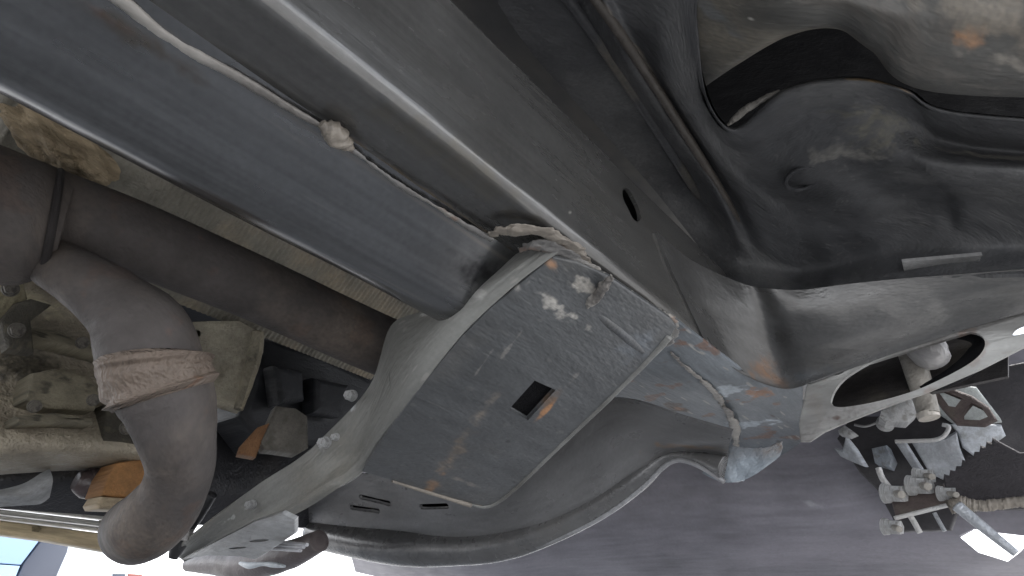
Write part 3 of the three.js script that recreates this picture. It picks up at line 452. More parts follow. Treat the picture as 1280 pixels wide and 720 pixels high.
// ---------------------------------------------------------------- exhaust
const pipeM = genMat({ base: [0.074, 0.066, 0.063], seed: 51, dust: 0.9, rust: 0.1, dustC: [0.13, 0.108, 0.092], rough: 0.95, spec: 0.5, bump: 0.0012 });
const exhaust = thing('exhaust_pipe', 'brown exhaust with a straight pipe and a branch bent down through a rusty clamp', 'exhaust', V(-0.6, CY + 0.3, -0.2));
{
  const mid = (a, b, x) => { const p = X(a[0], a[1], x), q = X(b[0], b[1], x); return [p.clone().add(q).multiplyScalar(0.5), p.distanceTo(q) / 2]; };
  const st = [[[-60, 165], [-60, 290], -0.665], [[75, 216], [60, 305], -0.655], [[180, 257], [155, 339], -0.64], [[330, 325], [310, 398], -0.62], [[495, 404], [470, 466], -0.6], [[620, 456], [600, 512], -0.59]].map(a => mid(...a));
  part('straight_pipe', pipe(st.map(s => s[0]), st.map(s => s[1] * 0.97), { n: 8, s: 40 }), pipeM, exhaust);
  const b = [[-90, 176, -90, 352, -0.675], [0, 198, -8, 353, -0.665], [45, 208, 38, 354, -0.66], [92, 226, 66, 352, -0.655]].map(a => mid([a[0], a[1]], [a[2], a[3]], a[4]));
  part('pipe_sleeve', pipe(b.map(s => s[0]), [b[0][1], b[1][1], b[2][1] * 0.98, b[3][1] * 0.86], { n: 8, s: 40 }), pipeM, exhaust, 'wider sleeve at the near end of the pipe');
  const ring = [];
  const br = [[10, 278, 26, -0.68], [58, 322, 30, -0.66], [106, 352, 36, -0.625], [150, 384, 44, -0.605], [178, 418, 56, -0.59], [194, 466, 58, -0.58], [212, 505, 54, -0.58], [221, 545, 46, -0.585], [226, 582, 40, -0.6], [217, 614, 39, -0.62], [202, 638, 42, -0.645], [186, 654, 43, -0.68], [174, 661, 42, -0.75], [168, 662, 39, -0.88]];
  const C = br.map(p => X(p[0], p[1], p[3])), R = br.map((p, i) => p[2] * C[i].distanceTo(EYE) / Math.hypot(800, p[0] - 640, p[1] - 360) );
  part('branch_pipe', pipe(C, R, { n: 8, s: 44, lump: 0.02, fq: 14 }), pipeM, exhaust);
  const rc = b[2][0].clone().lerp(b[3][0], 0.55), ax = b[3][0].clone().sub(b[1][0]).normalize(), tr = new THREE.TorusGeometry(mix(b[2][1], b[3][1], 0.55) * 0.955, 0.0035, 12, 64);
  tr.applyQuaternion(new THREE.Quaternion().setFromUnitVectors(V(0, 0, 1), ax)); tr.translate(rc.x, rc.y, rc.z);
  part('pipe_seam', tr, genMat({ base: [0.04, 0.034, 0.033], seed: 53, rough: 0.85, bump: 0.003 }), exhaust, 'dark welded ring round the pipe');
  const cs = [[194, 448, 58], [194, 453, 67], [195, 460, 64], [198, 472, 63], [202, 484, 64], [204, 490, 67], [206, 497, 55]].map(p => { const c = X(p[0], p[1], -0.58); return [c, p[2] * c.distanceTo(EYE) / Math.hypot(800, p[0] - 640, p[1] - 360)]; });
  part('clamp', pipe(cs.map(c => c[0]), cs.map(c => c[1]), { n: 6, s: 60, lump: 0.09, fq: 60 }), genMat({ base: [0.14, 0.108, 0.085], seed: 54, dust: 1, dustC: [0.07, 0.058, 0.055], rust: 0.4, rough: 0.85, bump: 0.004 }), exhaust, 'rusty orange clamp round the branch');
}
// ---------------------------------------------------------------- heat shield behind the straight pipe
{
  const t = thing('heat_shield', 'tan corrugated heat shield running above the brown exhaust pipe', 'heat shield', V(-0.75, CY + 0.42, -0.1));
  const G = []; const NZ = 640;
  for (let j = 0; j <= 16; j++) { const r = []; for (let i = 0; i <= NZ; i++) { const z = mix(-0.02, 0.62, i / NZ), a = 0.0013 * Math.sin(z * 2 * Math.PI / 0.0075) * ss(0.16, 0.2, z); const rough = ss(0.2, 0.1, z) * 0.05 * (fbm(z * 30, j * 0.6, 4) - 0.45); r.push(V(-0.86 + 0.012 * j + a + rough, CY + 0.375 + 0.011 * j - rough * 0.6, -z)); } G.push(r); }
  const s = sheet(G, 0.002);
  part('corrugated_sheet', s.geo, paintMat(s, { base: [0.2, 0.185, 0.15], seed: 61, dust: 0.8, dustC: [0.3, 0.25, 0.18], rough: 0.8, bump: 0.003, per: 1200 }), t);
  const k = thing('insulation_wad', 'torn fluffy tan insulation in the gap above the exhaust sleeve', 'insulation', V(-0.72, CY + 0.38, -0.05));
  const g = new THREE.IcosahedronGeometry(1, 40), m = V(); const pa = g.attributes.position;
  for (let i = 0; i < pa.count; i++) { m.fromBufferAttribute(pa, i); const q = 1 + 0.7 * (fbm(m.x * 2.6 + 9, m.y * 2.6 + m.z * 3.1 + 20, 5) - 0.5); m.multiplyScalar(q); pa.setXYZ(i, m.x, m.y, m.z); }
  const u = X(25, 150, -0.72), v = X(120, 215, -0.71); g.scale(0.03, 0.026, v.distanceTo(u) * 0.68); g.lookAt(v.clone().sub(u)); const c = u.clone().add(v).multiplyScalar(0.5); g.translate(c.x, c.y, c.z);
  const gg = mergeVertices((g.deleteAttribute('normal'), g), 1e-5); gg.computeVertexNormals();
  part('wad', gg, genMat({ base: [0.36, 0.28, 0.18], seed: 62, dust: 1, dustC: [0.16, 0.12, 0.07], rough: 1, bump: 0.006 }), k);
}
// ---------------------------------------------------------------- gearbox
{
  const t = thing('gearbox', 'tan ribbed gearbox casing behind the exhaust branch', 'gearbox', V(-0.95, CY + 0.25, -0.2));
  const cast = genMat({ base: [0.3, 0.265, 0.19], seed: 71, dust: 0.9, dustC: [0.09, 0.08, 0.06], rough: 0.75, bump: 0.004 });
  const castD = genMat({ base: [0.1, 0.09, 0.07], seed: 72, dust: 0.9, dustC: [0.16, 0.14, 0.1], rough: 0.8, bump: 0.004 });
  const XS = -0.95;
  const r = [[[-80, 310], [20, 325], [110, 350], [200, 400], [290, 470]], [[-80, 400], [20, 415], [110, 430], [190, 455], [270, 510]], [[-80, 470], [20, 480], [110, 490], [190, 505], [260, 540]], [[-80, 560], [20, 560], [100, 560], [180, 565], [245, 580]], [[-80, 600], [20, 592], [100, 588], [180, 590], [240, 596]]];
  const dx = [-0.05, 0.03, 0, 0.05, -0.06];
  const s = patch(r.map((q, j) => q.map(p => X(p[0], p[1], XS + dx[j]))), { n: 10, m: 10, thick: 0.01, wave: p => 0.012 * (fbm(p.z * 12, p.y * 12, 3) - 0.5) });
  part('casing', s.geo, paintMat(s, { base: [0.3, 0.262, 0.2], seed: 73, stretch: 1, dust: 0.8, dustC: [0.15, 0.125, 0.095], rough: 0.7, bump: 0.004, per: 900, marks: [[20, 370, 0.05, 0.03, 20, [0.42, 0.37, 0.25], 0.8], [15, 450, 0.06, 0.05, 0, [0.05, 0.045, 0.035], 0.8], [150, 380, 0.08, 0.05, 20, [0.25, 0.21, 0.15], 0.6]] }), t);
  const blk = (name, poly, x, d, m, lab) => part(name, plate(new THREE.Plane(V(1, 0, 0), -x), poly, { thick: d, bevel: 0.006, seg: 4 }).geo, m, t, lab);
  blk('rib', [[20, 408], [70, 412], [132, 436], [140, 446], [80, 430], [20, 418]], -0.86, 0.05, cast);
  blk('rib', [[20, 520], [70, 515], [118, 522], [118, 530], [60, 528], [20, 530]], -0.87, 0.05, cast);
  blk('cover', [[40, 466], [70, 460], [112, 470], [128, 486], [120, 512], [60, 510], [32, 500]], -0.885, 0.06, cast);
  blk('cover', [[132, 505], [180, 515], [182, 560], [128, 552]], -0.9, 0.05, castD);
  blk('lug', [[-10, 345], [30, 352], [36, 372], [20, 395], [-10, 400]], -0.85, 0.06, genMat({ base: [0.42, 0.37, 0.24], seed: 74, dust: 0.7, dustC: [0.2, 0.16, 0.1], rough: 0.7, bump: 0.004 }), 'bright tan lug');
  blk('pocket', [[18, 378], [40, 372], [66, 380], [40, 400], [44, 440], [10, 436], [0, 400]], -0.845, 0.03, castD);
  const gb = genMat({ base: [0.2, 0.18, 0.15], seed: 88, dust: 0.9, dustC: [0.08, 0.07, 0.06], rough: 0.6, bump: 0.002 });
  for (const [px, py, x, r] of [[22, 412, -0.82, 0.007], [104, 428, -0.83, 0.006], [44, 508, -0.84, 0.006], [118, 500, -0.84, 0.006], [160, 535, -0.86, 0.007], [14, 360, -0.8, 0.007]]) part('bolt', bolt(X(px, py, x), V(1, -0.2, 0.1), r, r * 1.7), gb, t);
  const u = thing('gearbox_bracket', 'tan cast bracket between the exhaust branch and the dark housing', 'bracket', V(-0.85, CY + 0.25, -0.4));
  const hc = []; for (let k = 0; k < 16; k++) hc.push([247 + 9 * Math.cos(k / 8 * Math.PI), 417 + 9 * Math.sin(k / 8 * Math.PI)]);
  part('plate', plate(new THREE.Plane(V(1, 0, 0.25).normalize(), 0.9), [[225, 402], [262, 400], [300, 400], [332, 418], [330, 440], [312, 480], [302, 512], [262, 500], [240, 470]], { holes: [hc], thick: 0.03, bevel: 0.005, seg: 4 }).geo, genMat({ base: [0.36, 0.325, 0.25], seed: 75, dust: 0.9, dustC: [0.12, 0.1, 0.07], rough: 0.75, bump: 0.004 }), u);
  part('edge_rib', pipe([[322, 415], [318, 445], [308, 478], [298, 512]].map(p => X(p[0], p[1], -0.83)), [0.008, 0.01, 0.009, 0.006], { lump: 0.1 }), cast, u);
  // dark housing to the right of it
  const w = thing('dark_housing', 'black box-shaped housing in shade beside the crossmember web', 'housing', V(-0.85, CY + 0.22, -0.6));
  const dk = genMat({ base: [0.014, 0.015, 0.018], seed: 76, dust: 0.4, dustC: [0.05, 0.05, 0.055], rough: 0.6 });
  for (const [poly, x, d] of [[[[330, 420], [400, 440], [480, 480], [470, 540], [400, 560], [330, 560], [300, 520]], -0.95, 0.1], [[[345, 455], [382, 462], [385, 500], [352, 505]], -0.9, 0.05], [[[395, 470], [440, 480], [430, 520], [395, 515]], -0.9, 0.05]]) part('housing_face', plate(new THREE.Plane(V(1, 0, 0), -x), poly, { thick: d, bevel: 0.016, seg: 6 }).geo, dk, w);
  const hz = [V(0, 0, 0)]; hz.length = 0;
  // small tan block with an orange end
  const y = thing('mount_block', 'small grey-tan mount block with an orange end, left of the crossmember web', 'mount', V(-0.8, CY + 0.17, -0.6));
  const plY = new THREE.Plane(V(1, -0.1, 0.4).normalize(), 0); plY.constant = -plY.normal.dot(X(350, 540, -0.8));
  part('block', plate(plY, [[345, 507], [370, 510], [385, 520], [386, 560], [372, 568], [330, 562], [325, 552]], { thick: 0.05, bevel: 0.005, seg: 4 }).geo, genMat({ base: [0.19, 0.175, 0.15], seed: 77, dust: 0.6, dustC: [0.1, 0.09, 0.07], rough: 0.7, bump: 0.003 }), y);
  part('end_cap', plate(plY, [[322, 534], [338, 528], [327, 553], [320, 572], [298, 568], [302, 556]], { thick: 0.04, bevel: 0.004, seg: 4 }).geo, genMat({ base: [0.32, 0.16, 0.07], seed: 78, rust: 0.5, rough: 0.75, bump: 0.003 }), y, 'orange rusty end');
  // lower dark fill: shaded member behind the pipes
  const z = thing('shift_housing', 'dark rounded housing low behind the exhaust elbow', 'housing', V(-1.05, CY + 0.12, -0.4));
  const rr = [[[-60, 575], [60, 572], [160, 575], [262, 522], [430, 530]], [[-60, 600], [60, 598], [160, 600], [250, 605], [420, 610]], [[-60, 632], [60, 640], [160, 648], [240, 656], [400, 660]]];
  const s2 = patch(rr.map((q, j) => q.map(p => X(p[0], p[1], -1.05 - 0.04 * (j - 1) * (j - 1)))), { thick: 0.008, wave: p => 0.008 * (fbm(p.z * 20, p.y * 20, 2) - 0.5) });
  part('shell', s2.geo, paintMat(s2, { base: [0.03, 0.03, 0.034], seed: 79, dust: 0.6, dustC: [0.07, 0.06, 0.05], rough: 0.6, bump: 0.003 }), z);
  const t2 = pipe([[95, 600], [110, 604], [122, 598], [130, 590]].map(p => X(p[0], p[1], -1.0)), [0.012, 0.02, 0.02, 0.012], { lump: 0.05 }); part('knob', t2, genMat({ base: [0.06, 0.045, 0.045], seed: 80, rough: 0.4 }), z);
}
// ---------------------------------------------------------------- lower left: bright bracket, orange block, sill rails
{
  const px = (x, poly, d, m, par, name, lab, n = V(1, 0, 0)) => { const pl = new THREE.Plane(n.clone().normalize(), 0); pl.constant = -pl.normal.dot(X(poly[0][0], poly[0][1], x)); return part(name, plate(pl, poly, { thick: d, bevel: Math.min(0.004, d * 0.3), seg: 3 }).geo, m, par, lab); };
  const a = thing('alloy_bracket', 'pale grey rounded alloy bracket at the left edge above the white strips', 'bracket', V(-0.98, CY + 0.11, -0.25));
  const al = genMat({ base: [0.45, 0.46, 0.47], seed: 81, dust: 0.5, dustC: [0.25, 0.24, 0.22], rough: 0.55, metal: 0.1, bump: 0.003 });
  const ra = [[[-40, 618], [0, 612], [30, 604], [50, 592], [62, 586]], [[-40, 628], [0, 622], [30, 618], [54, 606], [66, 600]], [[-40, 640], [0, 634], [28, 632], [50, 630], [62, 622]]];
  const sa = patch(ra.map((q, j) => q.map(p => X(p[0], p[1], -0.98 - 0.015 * (j - 1) * (j - 1)))), { thick: 0.012 }); part('arm', sa.geo, al, a); 
  const b = thing('orange_block', 'orange-brown block with a cream lower edge beside the exhaust elbow', 'block', V(-0.9, CY + 0.12, -0.3));
  px(-0.92, [[148, 578], [192, 572], [205, 580], [180, 620], [160, 622], [127, 620], [136, 596]], 0.06, genMat({ base: [0.42, 0.21, 0.08], seed: 82, dust: 0.4, dustC: [0.25, 0.15, 0.08], rough: 0.7, bump: 0.003 }), b, 'block');
  px(-0.915, [[127, 620.5], [165, 623], [152, 637], [124, 636], [121, 630]], 0.05, genMat({ base: [0.5, 0.4, 0.27], seed: 83, dust: 0.5, dustC: [0.35, 0.27, 0.18], rough: 0.7 }), b, 'lower_edge', 'cream lower edge');
  const c = thing('white_trim', 'row of thin white strips along the far sill at lower left', 'trim', V(-1.25, CY + 0.09, -0.35));
  const wh = genMat({ base: [0.72, 0.71, 0.68], seed: 84, dust: 0.4, dustC: [0.4, 0.38, 0.35], rough: 0.5 });
  const XL = -1.3;
  for (const [y0, y1, x] of [[627, 634, XL], [636, 642.5, XL + 0.015], [644, 649, XL + 0.03]]) px(x, [[-60, y0 - 7], [0, y0], [145, y0 + 17 - 0], [145, y1 + 17], [0, y1], [-60, y1 - 6]], 0.03, wh, c, 'strip');
  px(XL + 0.05, [[126, 650], [142, 650], [145, 657], [130, 657]], 0.012, genMat({ base: [0.12, 0.11, 0.08], seed: 85, rough: 0.7 }), c, 'clip', 'dark clip on the strips');
  const d = thing('tan_rail', 'straight tan painted rail below the white strips', 'rail', V(-1.2, CY + 0.08, -0.35));
  px(-1.22, [[-60, 643], [0, 650], [150, 669], [150, 692], [60, 676], [0, 668], [-60, 662]], 0.04, genMat({ base: [0.5, 0.4, 0.25], seed: 86, dust: 0.5, dustC: [0.34, 0.27, 0.17], rough: 0.6, bump: 0.001 }), d, 'bar');
  px(-1.215, [[41, 658], [50, 657], [53, 661], [49, 665], [41, 664]], 0.01, genMat({ base: [0.2, 0.16, 0.09], seed: 87, rough: 0.7 }), d, 'screw');
  // vehicle parked outside
  const e = thing('parked_van', 'light blue vehicle parked outside, seen under the tan rail', 'van', V(-5, 0, -1.3));
  const blue = new THREE.MeshPhysicalMaterial({ color: new THREE.Color(0.34, 0.5, 0.72), roughness: 0.35, clearcoat: 0.7 });
  const grey = new THREE.MeshStandardMaterial({ color: new THREE.Color(0.1, 0.11, 0.14), roughness: 0.5 });
  const XV = -4.6, pv = (poly, x, d2, m, n, lab) => px(x, poly, d2, m, e, n, lab);
  pv([[-200, 640], [70, 650], [55, 668], [26, 706], [-200, 690]], XV, 0.5, blue, 'door', 'light blue door panel');
  pv([[-200, 692], [25, 707.5], [12, 740], [-200, 740]], XV, 0.5, blue, 'lower_panel');
  pv([[72, 650], [92, 652], [84, 690], [62, 740], [14, 740], [30, 704], [58, 668]], XV - 0.03, 0.45, grey, 'wheel_arch', 'dark grey edge of the body');
  const w = thing('white_van', 'white vehicle parked outside in glaring daylight behind the exhaust elbow', 'van', V(-6, 0, -2));
  const wm = new THREE.MeshPhysicalMaterial({ color: new THREE.Color(0.75, 0.82, 0.85), roughness: 0.4, clearcoat: 0.5 });
  px(-5.6, [[88, 676], [100, 672], [130, 674], [132, 740], [62, 740]], 0.4, wm, w, 'body_panel');
  px(-5.58, [[141, 717], [157, 717], [157, 722], [141, 722]], 0.02, grey, w, 'lamp'); px(-5.58, [[160, 717], [178, 718], [178, 722], [160, 722]], 0.02, new THREE.MeshStandardMaterial({ color: new THREE.Color(0.35, 0.12, 0.1), roughness: 0.5 }), w, 'lamp', 'dull red lamp');
}
// ---------------------------------------------------------------- lower end of the crossmember, lit bracket with slots
{
  const t = thing('slotted_bracket', 'bright silver bracket with dark slots under the end of the crossmember', 'bracket', V(-0.9, CY + 0.1, -0.5));
  const n = V(-0.05, -0.75, 0.65).normalize(), pl = new THREE.Plane(n, 0); pl.constant = -n.dot(Z(300, 680, 0.40));
  const slot = (cx, cy, a, b) => { const o = []; for (let k = 0; k < 14; k++) o.push([cx + a * Math.cos(k / 7 * Math.PI), cy - a * 0.06 * Math.cos(k / 7 * Math.PI) + b * Math.sin(k / 7 * Math.PI)]); return o; };
  part('face', plate(pl, [[228, 699], [262, 681], [318, 652], [352, 642], [368, 650], [368, 668], [332, 692], [318, 700], [300, 696], [262, 695]], { holes: [slot(324, 676, 15, 3.2), slot(297, 685, 14, 2.6)], thick: 0.006, bevel: 0.0015 }).geo, genMat({ base: [0.42, 0.425, 0.43], seed: 91, dust: 0.8, dustC: [0.25, 0.24, 0.23], rough: 0.5 }), t);
  for (const [a, b] of [[[332, 685], [376, 688]], [[340, 681], [380, 684]], [[352, 678], [384, 681]]]) part('rod', pipe([a, [(a[0] + b[0]) / 2, (a[1] + b[1]) / 2], b].map(p => Z(p[0], p[1], 0.42)), 0.002, { s: 10 }), genMat({ base: [0.5, 0.5, 0.52], seed: 92, rough: 0.4, metal: 0.3 }), t);
  const u = thing('lower_arm', 'dark reddish-grey curved arm under the silver slotted bracket', 'arm', V(-0.95, CY + 0.09, -0.55));
  part('tube', pipe([[236, 706], [270, 704], [310, 706], [360, 694], [400, 676]].map(p => Z(p[0], p[1], 0.6)), [0.012, 0.02, 0.024, 0.022, 0.016], { lump: 0.05 }), genMat({ base: [0.12, 0.1, 0.1], seed: 93, dust: 0.5, rough: 0.5 }), u);
  const tg = thing('pale_tag', 'small pale blue and white strip hanging below the slotted bracket', 'tag', Z(328, 705, 0.56));
  part('strip', pipe([[300, 704], [312, 707], [328, 705], [342, 706], [356, 708]].map(p => Z(p[0], p[1], 0.56)), [0.0025, 0.005, 0.003, 0.004, 0.002], { s: 10 }), genMat({ base: [0.75, 0.8, 0.85], seed: 94, rough: 0.4 }), tg);
  const l = thing('dark_link', 'short black link with a pale end beside the exhaust tip', 'link', Z(228, 672, 0.45));
  part('link', pipe([[216, 698], [222, 684], [232, 664], [250, 640], [266, 618]].map(p => Z(p[0], p[1], 0.42)), [0.006, 0.01, 0.01, 0.008, 0.006], { s: 18, lump: 0.08 }), genMat({ base: [0.02, 0.02, 0.022], seed: 95, rough: 0.5 }), l);
  part('collar', pipe([[228, 672], [234, 660]].map(p => Z(p[0], p[1], 0.415)), [0.011, 0.01], { s: 18 }), genMat({ base: [0.45, 0.43, 0.42], seed: 96, rough: 0.45, metal: 0.3 }), l);
}
// ---------------------------------------------------------------- big panel beyond, and hanging things at lower right
{
  const t = thing('undertray', 'broad dusty purple-grey panel beyond the crossmember', 'undertray', V(0.1, CY + 0.15, -1.2));
  const R = [
    [[350, 560], [520, 560], [700, 520], [860, 500], [1000, 500], [1120, 470], [1230, 430], [1500, 400]],
    [[390, 620], [540, 620], [700, 590], [860, 570], [1000, 570], [1120, 570], [1230, 560], [1500, 540]],
    [[420, 672], [560, 670], [700, 650], [860, 630], [1000, 625], [1110, 630], [1230, 655], [1500, 690]],
    [[436, 690], [570, 705], [700, 690], [860, 678], [1000, 672], [1110, 678], [1220, 690], [1500, 704]],
    [[444, 715], [570, 740], [700, 735], [860, 730], [1000, 728], [1110, 730], [1220, 735], [1500, 745]]];
  const s = patch(R.map((r, j) => r.map((p, i) => Z(p[0], p[1], [1.14, 1.14, 1.15, 1.21, 1.34][j] - 0.0 * i))), { n: 8, m: 10, thick: 0.006, wave: p => 0.02 * (fbm(p.x * 6, p.y * 9, 3) - 0.5) });
  const cut = plate(new THREE.Plane(V(0, 0, 1), 1.15), [[1196, 668], [1215, 662], [1225, 652], [1205, 636], [1230, 640], [1290, 636], [1345, 632], [1345, 690], [1280, 680], [1250, 693], [1215, 684]], { thick: 0.3, bevel: 0 });
  const cm = new THREE.MeshStandardMaterial(), A = new Brush(s.geo, cm), B = new Brush(cut.geo, cm); A.updateMatrixWorld(); B.updateMatrixWorld();
  part('panel', cutter.evaluate(A, B, SUBTRACTION).geometry, paintMat(s, { base: [0.22, 0.212, 0.24], seed: 41, stretch: 4, dust: 0.6, dustC: [0.28, 0.265, 0.3], rough: 0.6, bump: 0.0004, per: 300, marks: [[1015, 632, 0.02, 0.008, 30, [0.42, 0.42, 0.45], 0.6]] }), t);
  const a = []; for (let k = 0; k <= 10; k++) { const q = Math.PI * (1.05 + 0.9 * k / 10); a.push(Z(1006 + 38 * Math.cos(q), 728 + 21 * Math.sin(q), 1.33)); }
  part('ring_edge', pipe(a, 0.005, { n: 4 }), genMat({ base: [0.36, 0.34, 0.38], seed: 42, rough: 0.5 }), t, 'pale arched edge at the bottom of the panel');
}
{
  const ZZ = (p, z = 1.0) => Z(p[0], p[1], z);
  const zp = (poly, z, d, m, par, name, lab, n = V(0, 0, 1), holes = []) => { const pl = new THREE.Plane(n.clone().normalize(), 0); pl.constant = -pl.normal.dot(Z(poly[0][0], poly[0][1], z)); return part(name, plate(pl, poly, { holes, thick: d, bevel: Math.min(0.003, d * 0.3), seg: 3 }).geo, m, par, lab); };
  const steelL = genMat({ base: [0.42, 0.44, 0.47], seed: 101, dust: 0.6, dustC: [0.3, 0.3, 0.32], rough: 0.45, metal: 0.15, bump: 0.002 });
  const white = genMat({ base: [0.6, 0.6, 0.6], seed: 102, dust: 0.8, dustC: [0.35, 0.33, 0.31], rough: 0.5, bump: 0.003 });
  const tanS = genMat({ base: [0.3, 0.28, 0.25], seed: 103, dust: 0.6, dustC: [0.2, 0.18, 0.15], rough: 0.55, bump: 0.002 });
  const brown = genMat({ base: [0.1, 0.075, 0.07], seed: 104, dust: 0.5, rough: 0.7 });
  const rubber = genMat({ base: [0.05, 0.045, 0.05], seed: 105, dust: 0.4, dustC: [0.05, 0.048, 0.05], rough: 0.85, bump: 0.003 });
  const hb = thing('hub_plate', 'dark grimy plate behind the pale nuts and brackets at lower right', 'plate', ZZ([1150, 560], 1.08));
  zp([[1046, 548], [1064, 520], [1110, 520], [1170, 478], [1240, 460], [1340, 440], [1340, 636], [1240, 636], [1196, 642], [1188, 662], [1124, 664], [1096, 612], [1074, 590]], 1.085, 0.015, genMat({ base: [0.045, 0.042, 0.046], seed: 112, dust: 0.6, dustC: [0.08, 0.076, 0.078], rough: 0.8, bump: 0.0008 }), hb, 'plate');
  const s = thing('shock_absorber', 'tan-grey shock absorber shaft dropping out of the oval opening', 'shock absorber', ZZ([1150, 470], 0.85));
  part('shaft', pipe([[1138, 440], [1146, 465], [1154, 492], [1161, 518]].map(p => ZZ(p, 0.86)), [0.014, 0.0135, 0.0125, 0.012], { s: 28 }), tanS, s);
  part('shaft_end', pipe([[1159, 516], [1162, 523]].map(p => ZZ(p, 0.86)), [0.0125, 0.0115], { s: 28 }), genMat({ base: [0.4, 0.37, 0.33], seed: 106, rough: 0.5 }), s);
  part('upper_collar', pipe([[1180, 425], [1174, 428], [1160, 437], [1146, 446], [1140, 450]].map(p => ZZ(p, 0.83)), [0.008, 0.019, 0.024, 0.019, 0.008], { s: 28, lump: 0.05 }), genMat({ base: [0.36, 0.35, 0.35], seed: 107, dust: 0.5, rough: 0.5, metal: 0.2 }), s, 'pale metal collar in the opening');
  const b = thing('pale_bushing', 'off-white chunky bushing left of the shock absorber shaft', 'bushing', ZZ([1125, 510], 0.9));
  zp([[1106, 507], [1128, 491], [1140, 497], [1147, 518], [1136, 528], [1112, 526]], 0.93, 0.04, white, b, 'body', null, V(0.3, -0.1, 1));
  part('nut', bolt(ZZ([1108, 524], 0.92), V(0.4, 0.2, 1), 0.009, 0.02), white, b);
  part('wire', pipe([[1068, 531], [1082, 533], [1096, 528], [1104, 521]].map(p => ZZ(p, 0.93)), 0.0016, { s: 8 }), genMat({ base: [0.3, 0.3, 0.3], seed: 108, rough: 0.5 }), b);
  const c = thing('loose_clip', 'small pale wedge clip left of the off-white bushing', 'clip', ZZ([1058, 540], 0.95)); zp([[1047, 537], [1055, 531], [1069, 541], [1060, 545], [1048, 542]], 0.95, 0.02, white, c, 'wedge');
  const d = thing('metal_fin', 'pale pointed metal fin below the wedge clip', 'bracket', ZZ([1062, 565], 0.95)); zp([[1042, 560], [1052, 563], [1056, 547], [1068, 562], [1081, 584], [1068, 579], [1050, 571]], 0.95, 0.012, steelL, d, 'fin', null, V(-0.3, -0.2, 1));
  const g = thing('gusset', 'dark strapped gusset with two pale openings right of the shock absorber', 'gusset', ZZ([1205, 505], 0.98));
  zp([[1160, 482], [1172, 478], [1215, 494], [1236, 508], [1246, 524], [1230, 532], [1195, 530], [1176, 510]], 0.99, 0.012, brown, g, 'frame', null, V(0, 0, 1), [[[1168, 487], [1178, 485], [1207, 497], [1196, 512], [1184, 510]], [[1213, 500], [1230, 508], [1240, 522], [1226, 528], [1200, 527], [1200, 516]]]);
  zp([[1150, 474], [1220, 484], [1256, 530], [1200, 536], [1170, 516]], 1.06, 0.01, genMat({ base: [0.5, 0.53, 0.52], seed: 109, rough: 0.5 }), g, 'back_plate', 'pale plate seen through the gusset', V(0, -0.35, 1));
  const p = thing('light_bracket', 'large pale blue-grey bent bracket beside the sawtooth rubber flap', 'bracket', ZZ([1180, 565], 1.05));
  zp([[1118, 553], [1130, 552], [1158, 596], [1150, 601]], 1.02, 0.01, steelL, p, 'strip', null, V(-0.2, -0.35, 1));
  zp([[1138, 551], [1180, 549], [1196, 540], [1200, 560], [1212, 590], [1182, 602], [1162, 592]], 1.04, 0.012, steelL, p, 'face', null, V(0.1, -0.45, 1));
  zp([[1188, 531], [1205, 528], [1252, 531], [1258, 545], [1220, 572], [1204, 560], [1197, 540]], 1.05, 0.012, genMat({ base: [0.55, 0.58, 0.62], seed: 110, dust: 0.4, rough: 0.45 }), p, 'wing', null, V(0.2, -0.35, 1));
  part('rim', pipe([[1119, 552], [1150, 551], [1168, 550], [1180, 545], [1186, 534], [1178, 531]].map(q => ZZ(q, 1.015)), 0.0028, { s: 10 }), white, p);
  const r = thing('rubber_flap', 'black rubber flap with a sawtooth upper edge at the right edge', 'rubber flap', ZZ([1240, 590], 0.98));
  const teeth = []; for (let k = 0; k < 9; k++) { const f = k / 9, x = mix(1178, 1246, f), y = mix(600, 546, f); teeth.push([x, y], [x + 1.5, y - 8 + (k % 3)]); }
  zp([...teeth, [1250, 552], [1275, 565], [1340, 560], [1340, 628], [1282, 624], [1220, 630], [1192, 630], [1182, 616]], 0.98, 0.03, rubber, r, 'flap', null, V(-0.15, 0, 1));
  const e = thing('brown_tray', 'brown plate with a thin bright lower edge under the pale bracket', 'plate', ZZ([1150, 630], 1.0));
  zp([[1114, 628], [1140, 618], [1178, 606], [1186, 632], [1150, 641], [1120, 649]], 1.0, 0.02, brown, e, 'plate', null, V(0, -0.3, 1));
  part('edge', pipe([[1118, 648], [1150, 640], [1186, 631], [1196, 629]].map(q => ZZ(q, 0.995)), 0.0028, { s: 10 }), white, e, 'thin bright edge');
  const nb = (x, y, z, rr, lab) => { const o = thing('pale_nut', lab, 'nut', ZZ([x, y], z), 'pale nuts round the brown plate'); part('nut', bolt(ZZ([x, y], z), V(0.95, -0.15, 0.25), rr, rr * 2), white, o); part('stud', pipe([ZZ([x, y], z).add(V(-0.004, 0.002, -0.004)), ZZ([x, y], z).add(V(0.01, -0.006, 0.02))], rr * 0.45, { s: 12 }), tanS, o); };
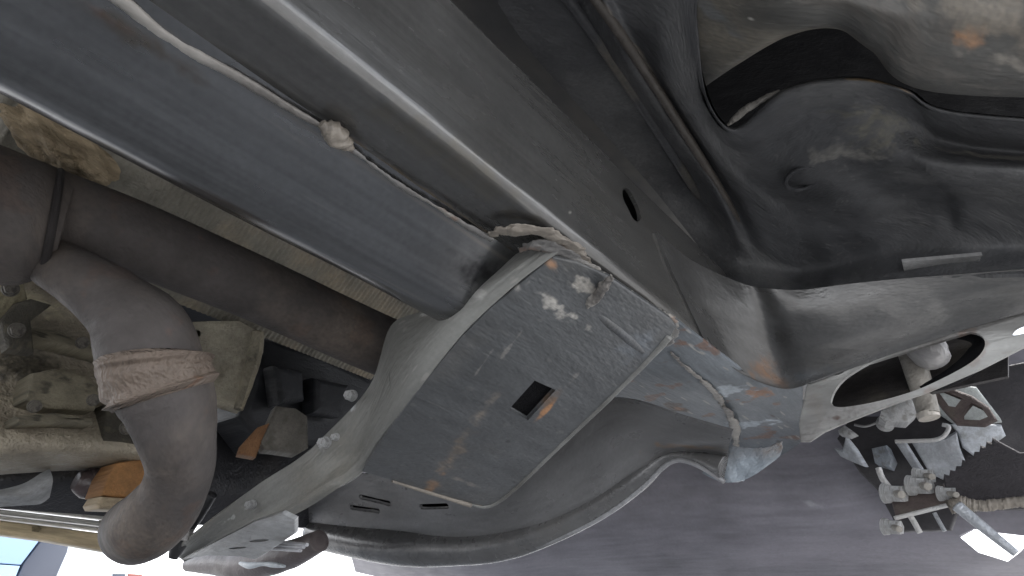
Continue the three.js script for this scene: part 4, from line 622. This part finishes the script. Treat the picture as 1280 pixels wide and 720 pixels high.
  nb(1157, 595, 0.99, 0.009, 'pale nut at the top corner of the brown plate'); nb(1152, 607, 0.985, 0.011, 'larger pale nut just under the corner nut on the brown plate'); nb(1120, 617, 0.985, 0.011, 'pale nut at the left end of the brown plate'); nb(1186, 617, 0.98, 0.008, 'pale nut next to the sawtooth rubber flap'); nb(1117, 659, 0.985, 0.009, 'bright nut hanging lowest, below the brown plate');
  const k = thing('hanging_rod', 'short pale rod standing above the left nut of the brown plate', 'rod', ZZ([1104, 598], 0.99)); part('rod', pipe([[1098, 585], [1103, 598], [1112, 610]].map(q => ZZ(q, 0.99)), 0.004, { s: 12 }), white, k);
  const bb = thing('grey_block', 'small grey block between the metal fin and the pale bracket', 'block', ZZ([1100, 570], 1.05)); zp([[1089, 560], [1108, 556], [1116, 574], [1112, 584], [1093, 578]], 1.05, 0.03, genMat({ base: [0.3, 0.33, 0.37], seed: 111, dust: 0.5, rough: 0.6 }), bb, 'block');
  const q1 = thing('drop_pin', 'left one of two thin pins under the brown plate', 'pin', ZZ([1143, 652], 1), 'thin pins under the brown plate'); part('pin', pipe([[1138, 645], [1144, 655], [1150, 666]].map(q => ZZ(q, 1)), 0.0035, { s: 10 }), white, q1);
  const q2 = thing('drop_pin', 'right one of two thin pins under the brown plate', 'pin', ZZ([1172, 650], 1), 'thin pins under the brown plate'); part('pin', pipe([[1168, 641], [1174, 652], [1181, 664]].map(q => ZZ(q, 1)), 0.0025, { s: 10 }), steelL, q2);
  const bm = thing('tan_ledge', 'lumpy pale ledge under the black rubber flap', 'ledge', ZZ([1230, 628], 1.0)); part('ledge', bead([[1186, 634], [1200, 630], [1225, 632], [1255, 630], [1300, 624]].map(q => ZZ(q, 0.97)), [0.008, 0.009, 0.007, 0.006, 0.006], 0.4, 50), weldTan, bm);
  const sr = thing('pale_strut', 'slender pale strut crossing the white daylight at lower right', 'strut', ZZ([1230, 660], 0.98)); part('strut', pipe([[1196, 632], [1230, 660], [1270, 692]].map(q => ZZ(q, 0.96)), [0.007, 0.006, 0.0045], { s: 16 }), steelL, sr);
}
renderer.render(scene, camera);
